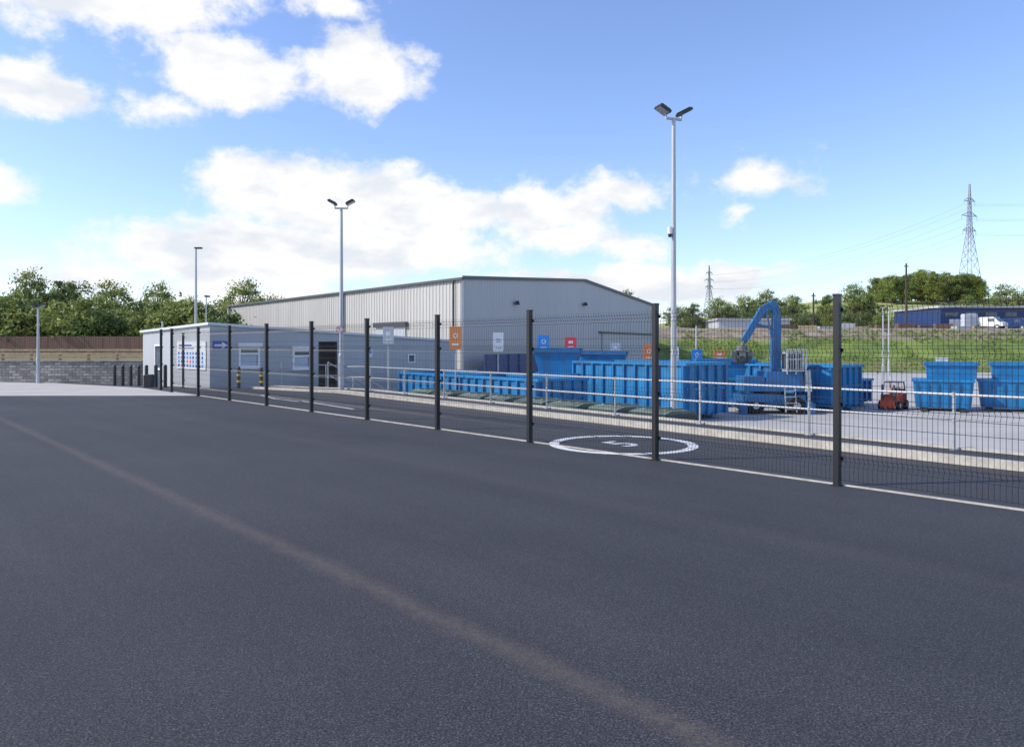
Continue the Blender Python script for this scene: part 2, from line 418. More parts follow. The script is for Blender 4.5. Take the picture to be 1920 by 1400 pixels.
# ------------------------------------------------------------------ galvanised guard rail
rail = thing('guard_rail', 'galvanised two-bar tube guard rail along the lane kerb', 'railing')
TR = 11.38
posts = [4.67+2.2*k for k in range(-4, 10)]
def rz_(s): return h(*st(s, 11.0))+.10
rp_me = MB().cyl((0,0,0), (0,0,.77), .021, n=10).cyl((0,0,0),(0,0,.012),.07,n=10)
for zz in (.42, .77): rp_me.cyl((0,0,zz-.03), (0,0,zz+.03), .03, n=10)
rp_me = rp_me.mesh('rail_post', M_galv)
for s_ in posts:
    x, y = st(s_, TR); p = link(bpy.data.objects.new('rail_post', rp_me)); p.parent = rail; p.location = (x, y, rz_(s_))
for zz in (.42, .77):
    mb = MB()
    for a, b in ((posts[0], 22.9), (22.9, posts[-1])):
        pa, pc = st(a, TR), st(b, TR)
        mb.cyl((*pa, rz_(a)+zz), (*pc, rz_(b)+zz), .019, n=10)
    part(rail, 'rail_bar', mb, M_galv)
rail2 = thing('guard_rail', 'galvanised tube guard rail on the short wall below the grey office', 'railing')
tp = [11.9+2.0*k for k in range(6)]
def z2(t): return max(-1.19, hplane(*st(31.4, t))+.12)
for t_ in tp:
    x, y = st(31.4, t_); p = link(bpy.data.objects.new('rail_post', rp_me)); p.parent = rail2; p.location = (x, y, z2(t_)); p.scale = (1, 1, 1.25)
for zz in (.52, .96):
    mb = MB().cyl((*st(31.4, tp[0]), z2(tp[0])+zz), (*st(31.4, tp[-1]), z2(tp[-1])+zz), .02)
    part(rail2, 'rail_bar', mb, M_galv)
sx, sy = st(25.6, 11.65)
stairs = thing('steel_stairs', 'galvanised steps with sloping handrails down to the lower yard', 'stairs', (sx, sy, -1.2), math.atan2(Nn[1], Nn[0]))
for i in range(7): part(stairs, 'step_tread', MB().box(.02+i*.28, .32+i*.28, -.5, .5, 1.2-.02-.17*(i+1), 1.2-.17*(i+1)+.03), M_galv)
for sy_ in (-.55, .55):
    mb = MB().beam((0, sy_, 1.15), (2.0, sy_, 0.02), .04, .2)
    for zz in (.5, .95): mb.cyl((0, sy_, 1.2+zz), (2.0, sy_, .05+zz), .022)
    for q in (0, .5, 1): mb.cyl((2*q, sy_, 1.2-1.15*q), (2*q, sy_, 1.2-1.15*q+.95), .022)
    part(stairs, 'handrail', mb, M_galv)

# ------------------------------------------------------------------ lamp columns
def flood(mbh, mbl, x, y, z, side, tilt):
    c, s_ = math.cos(tilt), math.sin(tilt)
    w, d, t = .15, .15, .045
    ctr = Vector((x, y, z)); ax = Vector((side*c, 0, s_)); ay = Vector((0, 1, 0)); az = Vector((-side*s_, 0, c))
    def bx(mb, lx, ly, z0, z1):
        v = [ctr+ax*(i*lx)+ay*(j*ly)+az*k for k in (z0, z1) for i, j in ((-1,-1),(1,-1),(1,1),(-1,1))]
        mb.add(v, [(0,3,2,1),(4,5,6,7),(0,1,5,4),(1,2,6,5),(2,3,7,6),(3,0,4,7)])
    bx(mbh, w, d, -t*.4, t); bx(mbl, w*.85, d*.85, -t*.4-.012, -t*.4-.002)
    for k in range(5):
        q = ctr+ay*(-d+.03+k*(2*d-.06)/4)
        mbh.beam(q-ax*w*.8+az*(t+.010), q+ax*w*.8+az*(t+.010), .01, .03)
def lamp_column(H, r, loc, label, rz=0, heads=2, cctv=False, big=1.0, door=True):
    o = thing('lamp_column', label, 'street lamp', loc, rz)
    mb = MB().cyl((0,0,0), (0,0,1.2), r*1.25, n=20).cyl((0,0,1.2), (0,0,1.26), r*1.25, r, n=20).cyl((0,0,1.26), (0,0,H), r, r*.62, n=20)
    mb.box(-.13, .13, -.13, .13, 0, .02)
    part(o, 'column', mb, M_pole)
    if door: part(o, 'access_door', MB().box(-.04, .04, -r*1.25-.012, -r*1.1, .45, .95), M_pole)
    ar = MB()
    if heads == 2:
        ar.beam((-.18*big, 0, H), (.18*big, 0, H), .05, .05)
        for sd in (-1, 1):
            hh, ll = MB(), MB()
            ar.cyl((sd*.16*big, 0, H), (sd*.19*big, 0, H+.1*big), .02)
            flood(hh, ll, sd*.25*big, 0, H+.15*big, sd, R(28))
            part(o, 'floodlight', hh, M_dark); part(o, 'lamp_glass', ll, M_lens)
    else:
        hh, ll = MB(), MB()
        ar.cyl((0,0,H), (.1,0,H+.04), .03); hh.box(-.06,.36,-.1,.1,H+.03,H+.11); ll.box(0,.33,-.08,.08,H+.015,H+.028)
        part(o, 'floodlight', hh, M_dark); part(o, 'lamp_glass', ll, M_lens)
    part(o, 'bracket', ar, M_pole)
    if cctv:
        zc = 5.42
        c = MB().beam((0,0,zc), (-.12,-.04,zc), .04, .04).cyl((-.12,-.04,zc-.12),(-.12,-.04,zc+.04),.055,.06,n=14)
        part(o, 'security_camera', c, M_whitep)
        part(o, 'camera_dome', MB().cyl((-.12,-.04,zc-.19),(-.12,-.04,zc-.12),.035,.053,n=14), M_dark)
    return o
lamp_column(7.95, .072, (3.71, 17.5, -1.2), 'tall galvanised lamp column with twin floodlights and a security camera', R(20), cctv=True, big=1.15)
lamp_column(6.2, .075, (-5.82, 26.0, .03), 'galvanised lamp column with twin floodlights beside the lane', R(0), big=1.25)
lamp_column(8.0, .09, (-18.66, 45, -.76), 'galvanised lamp column with one floodlight behind the grey office', R(0), heads=1)
lamp_column(5.2, .05, (-18.25, 45.5, -.76), 'slim galvanised pole behind the grey office', R(90), heads=1)
lamp_column(3.65, .07, (-23.0, 37, -.27), 'short galvanised lamp column in front of the block wall', R(0), heads=2, big=.7)
lamp_column(5.8, .09, (29.2, 60, -1.2), 'galvanised lamp column in the far yard', R(90), heads=1)
lamp_column(6.3, .09, (34.6, 70, -1.2), 'galvanised lamp column at the far edge of the yard', R(0), heads=1)
lamp_column(4.0, .07, (11.6, 48, -1.2), 'slim galvanised lamp column in the middle of the yard', R(0), heads=1)

# ------------------------------------------------------------------ warehouse
A = Vector((-3.09, 48.05)); C = Vector((15.5, 82.3)); B = Vector((-30.7, 82.3)); Dd = B+(C-A)
ZB, ZE, ZA = -1.3, 5.75, 7.05
wh = thing('warehouse', 'large pale grey corrugated steel warehouse with a shallow gable roof', 'warehouse')
def ribbed(P, Q, topf, pitch, depth, outward):
    d = (Q-P); Ln = d.length; d = d/Ln; nrm = Vector((d.y, -d.x))*outward
    pts = []; x = 0
    while x < Ln:
        for off, dep in ((0, 0), (.55, 0), (.65, 1), (.9, 1)):
            xx = x+off*pitch
            if xx < Ln: pts.append((xx, dep*depth))
        x += pitch
    pts.append((Ln, 0)); mb = MB(); v = []
    for xx, dep in pts:
        p = P+d*xx+nrm*dep; v += [(p.x, p.y, ZB), (p.x, p.y, topf(xx/Ln))]
    mb.add(v, [(2*i, 2*i+2, 2*i+3, 2*i+1) for i in range(len(pts)-1)])
    return mb
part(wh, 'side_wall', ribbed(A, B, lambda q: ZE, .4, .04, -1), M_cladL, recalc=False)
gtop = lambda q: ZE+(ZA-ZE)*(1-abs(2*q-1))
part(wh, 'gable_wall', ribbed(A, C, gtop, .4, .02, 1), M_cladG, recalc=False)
mb = MB()
mb.add([(B.x,B.y,ZB),(Dd.x,Dd.y,ZB),(Dd.x,Dd.y,ZE),((B.x+Dd.x)/2,(B.y+Dd.y)/2,ZA),(B.x,B.y,ZE)], [(0,1,2,3,4)])
mb.add([(C.x,C.y,ZB),(Dd.x,Dd.y,ZB),(Dd.x,Dd.y,ZE),(C.x,C.y,ZE)], [(0,1,2,3)])
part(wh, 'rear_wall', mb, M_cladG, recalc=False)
mA = (A+C)/2; mB_ = (B+Dd)/2
mb = MB()
g = (A-B).normalized()*.12; w_ = (A-C).normalized()*.15
a1, b1 = A+w_+g, B+w_-g; m1, m2 = mA+g, mB_-g; c1, d1 = C-w_+g, Dd-w_-g
for (p, q, r_, s_, zp, zr) in ((a1, b1, m2, m1, ZE+.02, ZA+.02), (m1, m2, d1, c1, ZA+.02, ZE+.02)):
    v = [(p.x,p.y,zp),(q.x,q.y,zp),(r_.x,r_.y,zr),(s_.x,s_.y,zr)]
    v += [(x,y,z+.1) for x,y,z in v]
    mb.add(v, [(0,3,2,1),(4,5,6,7),(0,1,5,4),(1,2,6,5),(2,3,7,6),(3,0,4,7)])
part(wh, 'roof', mb, M_roof)
mb = MB().beam((a1.x,a1.y,ZE+.02),(b1.x,b1.y,ZE+.02),.16,.16)
part(wh, 'gutter', mb, M_trim)
mb = MB().beam((a1.x,a1.y-.02,ZE+.08),(m1.x,m1.y-.02,ZA+.08),.06,.22).beam((m1.x,m1.y-.02,ZA+.08),(c1.x,c1.y-.02,ZE+.08),.06,.22)
part(wh, 'verge_trim', mb, M_trim)
mb = MB().beam((A.x-.02,A.y-.06,ZB),(A.x-.02,A.y-.06,ZE),.16,.16); part(wh, 'corner_trim', mb, M_roof)
sideN = Vector((-(B-A).y, (B-A).x)).normalized()
if sideN.y > 0: sideN = -sideN
for q in (.02, .37, .98):
    p = A+(B-A)*q+sideN*.14
    part(wh, 'downpipe', MB().cyl((p.x,p.y,ZB),(p.x,p.y,ZE),.07,n=8), M_trim)
p = A+(B-A)*.155+sideN*.1; q = A+(B-A)*.25+sideN*.1
part(wh, 'roller_shutter', MB().beam((p.x,p.y,1.2),(q.x,q.y,1.2),.06,3.9), M_greyp)
p2 = A+(B-A)*.15+sideN*.16; q2 = A+(B-A)*.255+sideN*.16
part(wh, 'shutter_housing', MB().beam((p2.x,p2.y,3.05),(q2.x,q2.y,3.05),.2,.35), M_trim)
gN = Vector(((C-A).y, -(C-A).x)).normalized()
for q, z in ((.175, 4.6), (.49, 5.1)):
    p = A+(C-A)*q+gN*.25
    mb = MB().beam((p.x-gN.x*.25,p.y-gN.y*.25,z),(p.x,p.y,z),.06,.06)
    mb.frust(p.x, p.y, z-.16, z+.12, .36, .3, .22, .18)
    part(wh, 'wall_light', mb, M_dark)
p = A+(C-A)*.58+gN*.05; q = A+(C-A)*.97+gN*.05
part(wh, 'canopy_rail', MB().beam((p.x,p.y,2.75),(q.x,q.y,2.75),.5,.12), M_trim)
p = A+(C-A)*.60+gN*.06; q = A+(C-A)*.95+gN*.06
part(wh, 'sliding_door', MB().beam((p.x,p.y,.7),(q.x,q.y,.7),.06,3.9), M_cladG)
nv = MB(); p = A+(C-A)*.0+gN*1.6; q = A+(C-A)*.30+gN*1.6
nv.beam((p.x,p.y,-.1),(q.x,q.y,-.1),.15,2.2)
for i in range(9):
    k = p+(q-p)*(i/8)+gN*.1; nv.beam((k.x,k.y,-1.2),(k.x,k.y,1.02),.1,.1)
solo('bay_wall', nv, M_navy, 'dark navy steel bay wall at the foot of the warehouse', 'wall')

# ------------------------------------------------------------------ office
off = thing('office_building', 'low grey single-storey site office with pale roof edge', 'office building', (-12.53, 31.6, 0), math.atan2(.681, .732))
OL, OW = 13.0, 8.47
def rt(x, y): return 2.40-.051*x-.025*y
mb = MB()
T = .2
ops = [(1.22,2.17,.6,1.5),(3.69,4.6,.49,1.37),(4.98,5.95,-1.0,1.75),(9.96,10.4,.69,1.12)]
x = 0
for a, b_, z0, z1 in ops:
    def seg(xa, xb, za, zb=None):
        ta = rt(xa,0) if zb is None else zb; tb = rt(xb,0) if zb is None else zb
        mb.add([(xa,0,za),(xb,0,za),(xb,T,za),(xa,T,za),(xa,0,ta),(xb,0,tb),(xb,T,tb),(xa,T,ta)],
               [(0,3,2,1),(4,5,6,7),(0,1,5,4),(1,2,6,5),(2,3,7,6),(3,0,4,7)])
    seg(x, a, -1.2); seg(a, b_, z1)
    if z0 > -.9: seg(a, b_, -1.2, z0)
    x = b_
seg(x, OL, -1.2)
def segy(ya, yb, za, zb=None):
    ta = rt(0,ya) if zb is None else zb; tb = rt(0,yb) if zb is None else zb
    mb.add([(0,ya,za),(T,ya,za),(T,yb,za),(0,yb,za),(0,ya,ta),(T,ya,ta),(T,yb,tb),(0,yb,tb)],
           [(0,3,2,1),(4,5,6,7),(0,1,5,4),(1,2,6,5),(2,3,7,6),(3,0,4,7)])
segy(T, 5.76, -1.2); segy(5.76, 6.73, 1.6); segy(6.73, OW, -1.2)
mb.add([(OL,T,-1.2),(OL,OW,-1.2),(OL,OW,rt(OL,OW)),(OL,T,rt(OL,0))],[(0,1,2,3)])
mb.add([(T,OW,-1.2),(OL,OW,-1.2),(OL,OW,rt(OL,OW)),(T,OW,rt(0,OW))],[(0,1,2,3)])
part(off, 'wall', mb, M_office, recalc=False)
mb = MB(); ov = .12
v = [(-ov,-ov),(OL+ov,-ov),(OL+ov,OW+ov),(-ov,OW+ov)]
mb.add([(x,y,rt(x,y)+.003) for x,y in v]+[(x,y,rt(x,y)+.11) for x,y in v], [(0,3,2,1),(4,5,6,7),(0,1,5,4),(1,2,6,5),(2,3,7,6),(3,0,4,7)])
part(off, 'roof', mb, M_fascia)
for xx in (2.9, 6.4, 8.6, 11.2): part(off, 'joint_strip', MB().box(xx-.012, xx+.012, -.012, -.001, -1.1, rt(xx,0)-.01), M_greyp)
part(off, 'joint_strip', MB().box(-.012, -.001, 4.588, 4.612, -1.1, rt(0,4.6)-.01), M_greyp)
part(off, 'interior_shade_sheet', MB().box(.6, OL-.3, 1.1, 1.15, -1.1, 1.6), M_black)  # dark sheet painted in for the shade inside the doorway and windows
for (a, b_, z0, z1) in (ops[0], ops[1], ops[3]):
    w = link(bpy.data.objects.new('window', None)); w.parent = off
    f = MB(); t = .095 if b_-a > .6 else .05
    f.box(a, b_, -.03, .1, z0, z0+t).box(a, b_, -.03, .1, z1-t, z1).box(a, a+t, -.028, .098, z0+t, z1-t).box(b_-t, b_, -.028, .098, z0+t, z1-t)
    if b_-a > .6: f.box(a+t, b_-t, -.02, .09, z0+(z1-z0)*.62, z0+(z1-z0)*.72)
    part(w, 'frame', f, M_wframe)
    part(w, 'glass', MB().box(a+t, b_-t, .04, .055, z0+t, z1-t), M_glass)
    if b_-a > .6:
        part(w, 'blind', MB().box(a+t+.03, b_-t-.03, .02, .03, z0+t, z0+(z1-z0)*.6), M_blind)
        part(w, 'shutter_box', MB().box(a-.06, b_+.06, -.16, -.001, z1+.002, z1+.17), M_wframe)
        part(w, 'sill', MB().box(a-.05, b_+.05, -.1, -.001, z0-.05, z0), M_wframe)
dr = link(bpy.data.objects.new('door', None)); dr.parent = off
part(dr, 'frame', MB().box(-.03,.12,5.76,5.83,-.9,1.6).box(-.03,.12,6.66,6.73,-.9,1.6).box(-.03,.12,5.83,6.66,1.53,1.6).box(-.028,.12,5.83,6.66,.4,.5), M_wframe)
part(dr, 'glass', MB().box(.04,.06,5.83,6.66,-.9,1.53), M_glass)
f = MB().box(4.98,5.01,-.01,.15,-.9,1.75).box(5.92,5.95,-.01,.15,-.9,1.75).box(5.01,5.92,-.01,.15,1.72,1.75)
part(off, 'door_frame', f, M_trim)
part(off, 'vent_pipe', MB().cyl((.6,7.5,2.0),(.6,7.5,2.75),.04), M_galv)
brd = thing('information_board', 'wide white board with rows of blue and red symbols', 'sign', (-12.53, 31.6, 0), math.atan2(.681, .732))
part(brd, 'board', MB().box(-.045, -.004, .34, 3.68, .53, 1.73), M_whitep)
for r_ in range(4):
    for c_ in range(9):
        yy = 3.4-c_*.34; z_ = 1.22-r_*.18
        part(brd, 'symbol', MB().box(-.05, -.046, yy-.09, yy+.09, z_-.06, z_+.06), M_redp if (r_ == 2 and c_ in (3, 4)) else (M_signblue if (r_+c_) % 3 == 0 else M_bluep))
part(brd, 'heading', MB().box(-.05, -.046, 1.9, 3.4, 1.53, 1.60), M_signblue)
part(brd, 'heading', MB().box(-.05, -.046, 1.6, 3.4, 1.41, 1.46), M_signblue)
ars = thing('direction_sign', 'small blue sign with a white arrow on the office wall', 'sign', (-12.53, 31.6, 0), math.atan2(.681, .732))
part(ars, 'plate', MB().box(.12, .80, -.03, -.004, 1.38, 1.75), M_signblue)
part(ars, 'arrow', MB().box(.18, .52, -.036, -.031, 1.52, 1.61).add([(.50,-.036,1.42),(.74,-.036,1.565),(.50,-.036,1.71),(.50,-.031,1.42),(.74,-.031,1.565),(.50,-.031,1.71)], [(0,1,2),(3,5,4),(0,3,4,1),(1,4,5,2),(2,5,3,0)]), M_wframe)
sn = thing('wall_sign', 'small blue and white notice on the office wall', 'sign', (-12.53, 31.6, 0), math.atan2(.681, .732))
part(sn, 'plate', MB().box(7.55, 7.85, -.03, -.004, 1.0, 1.4), M_whitep); part(sn, 'symbol', MB().box(7.6, 7.8, -.035, -.031, 1.17, 1.36), M_bluep)

fe = thing('fire_point', 'small red fire point stand by the office doorway', 'fire extinguisher', (-9.0, 34.3, h(-9.0, 34.3)))
part(fe, 'post', MB().box(-.04,.04,-.04,.04,0,.95), M_red); part(fe, 'cabinet', MB().cyl((0,-.1,.05),(0,-.1,.55),.09,n=12).cyl((0,-.1,.55),(0,-.1,.62),.09,.03,n=12), M_red)

def bollard(loc, banded, label):
    o = thing('bollard', label, 'bollard', loc, 0, 'black bollards near the office')
    part(o, 'shaft', MB().cyl((0,0,0),(0,0,.86),.07,n=16).cyl((0,0,.86),(0,0,.9),.07,.045,n=16), M_dark)
    if banded:
        for i, z in enumerate((.26, .52)): part(o, 'yellow_band', MB().cyl((0,0,z),(0,0,z+.09),.073,n=16), M_yel)
    return o
b0 = bollard((-17.2, 33, h(-17.2, 33)), False, 'plain black steel bollard on pale concrete')
for x, y in ((-16.85,33),(-16.5,33),(-16.15,33),(-15.2,31.7),(-14.2,30.4),(-13.6,29.9)): copy_thing(b0, (x, y, h(x, y)))
bb = bollard((-11.22, 31.3, h(-11.25, 31.3)), True, 'black bollard with yellow bands in front of the office')
copy_thing(bb, (-10.42, 31.7, h(-10.25, 31.7)))
lb = thing('litter_bin', 'small black litter bin outside the office', 'bin', (-13.9, 29.2, h(-13.9, 29.2)))
part(lb, 'body', MB().frust(0,0,0,.45,.26,.26,.30,.30), M_dark); part(lb, 'lid', MB().frust(0,0,.45,.5,.32,.32,.22,.22), M_tyre)
sg = thing('speed_sign', 'small round white sign with red ring on a lamp column', 'sign', (-5.86, 25.9, 2.1))
part(sg, 'plate', MB().cyl((0,-.0,0),(0,-.02,0),.12,n=24), M_whitep)
ring = MB(); n = 24; v = []
for r_ in (.1, .12):
    for i in range(n): v.append((r_*math.cos(2*math.pi*i/n), -.024, r_*math.sin(2*math.pi*i/n)))
ring.add(v, [(i,(i+1)%n,n+(i+1)%n,n+i) for i in range(n)]); part(sg, 'ring', ring, M_redp)
t5 = link(bpy.data.objects.new('number', text_mesh('5', .16, M_dark))); t5.parent = sg; t5.location = (0,-.025,0); t5.rotation_euler = (R(90),0,0)

# ------------------------------------------------------------------ left wall, fences, bank
WY = 39.0
mb = MB().box(-75, -19.0, WY, WY+.3, -1.2, .74)
solo('block_wall', mb, M_block, 'long low grey rough stone retaining wall', 'wall')
solo('wall_coping', MB().box(-75,-18.98,WY-.03,WY+.34,.742,.77), M_block, 'thin stone coping on the grey wall', 'wall')
bankp = [(-170,WY+.3),(-19.0,WY+.3),(-19.5,60),(-33,80),(-33,160),(-170,160)]
def zbank(x, y): return .74+min(max((y-WY)/12, 0), 1)*.25
bp1 = clip(bankp, 0, -1, WY+12); bp2 = clip(bankp, 0, 1, -(WY+12))
sheet('grass_bank', [bp1, bp2], M_bank, 0, zbank)
solo('bank_edge_wall', MB().beam((-19.0,WY+.3,-.3),(-19.5,60,-.3),.2,2.0), M_block, 'stone return wall closing the grass bank', 'wall')
def post_rail(name_lbl, x0, x1, y, zf, H, sp, rw=.09):
    o = thing('timber_fence', name_lbl, 'fence')
    n = int(round((x1-x0)/sp)); me = MB().box(-.06,.06,-.04,.04,-.2,H).mesh('post', M_timber)
    for i in range(n+1):
        x = x0+(x1-x0)*i/n; p = link(bpy.data.objects.new('post', me)); p.parent = o; p.location = (x, y, zf(x, y))
    for q in (.30, .60, .90):
        mb = MB()
        for i in range(n):
            xa, xb = x0+(x1-x0)*i/n, x0+(x1-x0)*(i+1)/n
            mb.beam((xa, y-.06, zf(xa,y)+H*q), (xb, y-.06, zf(xb,y)+H*q), .04, rw)
        part(o, 'rail', mb, M_timber)
post_rail('pale tan timber post and rail fence above the stone wall', -48, -19.3, 40.2, zbank, .62, 1.5, .11)
mb = MB(); x = -75
while x < -20:
    mb.box(x, x+.14, 50+random.uniform(0,.01), 50.04, zbank(0,50)-.1, 2.16+random.uniform(-.01,.01)); x += .15
mb.box(-75,-20,50.045,50.1,1.3,1.4).box(-75,-20,50.045,50.1,1.8,1.9)
solo('board_fence', mb, M_brownf, 'long solid brown timber board fence', 'fence')

# ------------------------------------------------------------------ terrain on the far side
def sm(x): x = min(max(x, 0), 1); return x*x*(3-2*x)
def hz_t(x, y):
    z = -1.25+5.0*sm((y-78)/17)+.5*sm((y-95)/40)
    rise = sm((y-135)/95)*(3.2+8.0*sm((x-40)/65))
    nz = mnoise.noise(Vector((x*.03, y*.03, 0)))*1.4*sm((y-120)/50)+mnoise.noise(Vector((x*.15, y*.15, 3)))*.3*sm((y-80)/8)
    return z+rise+nz
nx, ny = 120, 120; v = []; f = []
for j in range(ny+1):
    y = 76+ (j/ny)**1.6*420
    for i in range(nx+1):
        x = 14+(i/nx)**1.3*420
        v.append((x, y, hz_t(x, y)))
for j in range(ny):
    for i in range(nx): a = j*(nx+1)+i; f.append((a, a+1, a+nx+2, a+nx+1))
mb = MB().add(v, f, True); me = mb.mesh('hillside', M_terr, False)
o = link(bpy.data.objects.new('hillside', me)); tag(o, kind='structure')
tv, tf = [], []
for i in range(14000):
    y = random.uniform(78, 92); x = random.uniform(17, 70); z = hz_t(x, y)
    if mnoise.noise(Vector((x*.25, y*.25, 9))) < -.1: continue
    hgt = random.uniform(.06, .26); a = random.uniform(0, 3.14); w = random.uniform(.06,.2)
    o_ = len(tv); tv += [(x-w*math.cos(a), y-w*math.sin(a), z-.05),(x+w*math.cos(a), y+w*math.sin(a), z-.05),(x+random.uniform(-.1,.1), y, z+hgt)]; tf.append((o_, o_+1, o_+2))
solo('grass', MB().add(tv, tf), M_grassb, 'rough long grass on the embankment', 'grass', kind='stuff', recalc=False)
post_rail('timber post and rail fence at the foot of the grass embankment', 24, 60, 75, lambda x, y: -1.2, 1.2, 2.4)

# ------------------------------------------------------------------ trees
def tree_meshes(seed, H, W, nclump, nleaf, ls, leafmat, conic=False):
    rnd = random.Random(seed); rg = np.random.RandomState(seed)
    tr = MB()
    pts = [Vector((0,0,-.4))]
    for i in range(1, 5): pts.append(Vector((rnd.uniform(-.12,.12)*i*.5, rnd.uniform(-.12,.12)*i*.5, H*.8*i/4)))
    r = H*.028
    for i in range(4): tr.cyl(pts[i], pts[i+1], r*(1-.2*i), r*(1-.2*(i+1)), n=8)
    cl = []
    for k in range(nclump):
        q = (k+.5)/nclump
        zc = H*(.2+.68*q) if not conic else H*(.1+.82*q)
        env = math.sin(math.pi*min(1, .18+.76*q))**.6 if not conic else (1.05-q)
        a = rnd.uniform(0, 2*math.pi); rr = W*.5*env*rnd.uniform(.25, 1.2)
        c = Vector((rr*math.cos(a), rr*math.sin(a), zc+rnd.uniform(-.08,.08)*H))
        rad = W*rnd.uniform(.07, .18)*(1 if not conic else .9)
        cl.append((c, rad))
        base = pts[0].lerp(pts[4], min(.95, max(.2, q*.75+.05)))
        midp = base.lerp(c, .5)+Vector((0,0,-.04*H))
        tr.cyl(base, midp, r*.38, r*.25, n=5, caps=False); tr.cyl(midp, c, r*.25, r*.08, n=5, caps=False)
    vs = []
    for c, rad in cl:
        m = int(nleaf*(rad/(W*.16))**1.6)+30
        d = rg.normal(size=(m,3)); d /= np.linalg.norm(d, axis=1)[:,None]
        rr = rad*(rg.uniform(0,1,m)**.5)*(1+.35*rg.normal(size=m)*.7)
        p = np.array(c)+d*rr[:,None]*np.array([1.2,1.2,.8])
        a = rg.normal(size=(m,3)); a /= np.linalg.norm(a,axis=1)[:,None]
        b = np.cross(a, rg.normal(size=(m,3))); b /= np.linalg.norm(b,axis=1)[:,None]
        sz = ls*rg.uniform(.6,1.3,m)[:,None]
        q = np.stack([p-a*sz, p-b*sz*.55, p+a*sz, p+b*sz*.55], axis=1)
        vs.append(q.reshape(-1,3))
    V = np.concatenate(vs); nq = len(V)//4
    me = bpy.data.meshes.new('crown'); me.from_pydata(V.tolist(), [], [(4*i,4*i+1,4*i+2,4*i+3) for i in range(nq)])
    me.materials.append(leafmat); me.update()
    return tr.mesh('trunk', M_bark, False), me
VAR = {
 'a': tree_meshes(1, 8, 6.2, 50, 130, .145, M_leafA),
 'b': tree_meshes(2, 8, 5.2, 44, 130, .145, M_leafB),
 'c': tree_meshes(3, 8, 6.8, 52, 130, .15, M_leafC),
 'd': tree_meshes(4, 8, 3.8, 34, 110, .14, M_leafB),
 'e': tree_meshes(5, 8, 4.5, 38, 150, .2, M_leafC, True),
 's': tree_meshes(6, 3.2, 5.0, 28, 150, .13, M_leafB),
 't': tree_meshes(8, 3.2, 5.0, 28, 150, .13, M_leafA),
}
def tree(var, x, y, z, H, label, grp, rz=None, sx=1.0, name='tree', cat='tree'):
    base = 8 if var in 'abcde' else 3.2
    o = thing(name, label, cat, (x, y, z), random.uniform(0, 6.28) if rz is None else rz, grp)
    k = H/base; o.scale = (k*sx, k*sx, k)
    for nme, me in zip(('trunk', 'crown'), VAR[var]):
        c = link(bpy.data.objects.new(nme, me)); c.parent = o
LBL = {'a':'leafy broad green tree','b':'dark green dense tree','c':'wide bright yellow-green tree','d':'narrow dark green tree','e':'pointed bright green conifer','s':'dense dark green bush','t':'rounded mid-green bush'}
for var, x, y, zt, sx in (('a',-45.5,62,6.2,1.),('a',-38.0,60,7.4,.75),('d',-34.9,58,6.6,1),('b',-38.6,66,7.5,.95),('c',-42,70,6.4,1),('a',-37.5,72,7.5,.95),('a',-34.5,74,7.5,.8),('a',-32.8,78,6.4,.85),
                     ('a',-34.0,96,9.6,.95),('c',-31.2,97,7.8,.9),('c',-39.8,60,5.6,1.),('a',-34.8,66,5.8,.95),('c',-36.5,82,6.6,.95),('a',-46,78,7.2,1.1),('d',-41.6,57,7.2,1),('c',-32.4,90,6.6,.85)):
    z0 = 1.0; tree(var, x, y, z0, (zt-z0)*1.02, LBL[var]+' behind the brown board fence', 'trees behind the board fence', sx=sx)
x = -48
i = 0
while x < -20:
    y = random.uniform(53, 60)+(3 if x > -28 else 0)
    v_ = 'st'[i % 2]
    tree(v_, x*(1+ (y-53)*.012), y, .95, random.uniform(2.6, 4.4), LBL[v_]+' against the brown board fence', 'bushes behind the board fence', name='bush', cat='bush')
    x += random.uniform(1.4, 2.3); i += 1
for var, x, y, zt in (('a',25.6,120,8.0),('b',29.7,125,8.8),('a',35,130,9.8),('b',38,132,8.0),('a',56.5,170,13.9),('c',52,168,12.6),('a',71.6,160,14.6),('b',68,165,13.2),('c',75.5,162,12.9),('c',62,150,9.8),
                     ('a',97.5,150,13.6),('c',102,150,12.4),('a',17.5,120,10.2),('b',44,135,8.6),('b',48,150,10),('b',86,148,10.2),('a',91,152,11.4),('b',106,152,12.8),
                     ('c',32,140,8.8),('a',41,145,9.2),('c',46,160,10.8),('b',60,172,12.8),('c',110,160,13.8),('c',65,176,13.4),('a',78,170,13.2),('b',57,155,10.2),('c',51,146,9.2)):
    z0 = hz_t(x, y)-.3; tree(var, x, y, z0, max(3.5, zt-z0), LBL[var]+' on the grassy hillside', 'trees on the hillside')
for i in range(16):
    x = 34+i*2.9+random.uniform(-1,1); y = random.uniform(128, 142)
    z0 = hz_t(x, y)-.2; tree('st'[i%2], x, y, z0, random.uniform(1.6, 3.4), LBL['st'[i%2]]+' in a hedge on the hillside', 'hedge bushes on the hillside', name='bush', cat='bush')
for i in range(50):
    y = 196+random.uniform(0, 26); x = y*random.uniform(.477, .618)
    z0 = hz_t(x, y)-.5; e_ = x/y; top = 20.3+2.2*math.sin((e_-.477)/.141*math.pi)+random.uniform(-1.2,.8)
    v_ = random.choice('cecaeb')
    tree(v_, x, y, z0, max(6, top*(y/214)-z0), LBL[v_]+' in the hilltop copse', 'trees in the hilltop copse', sx=.9)

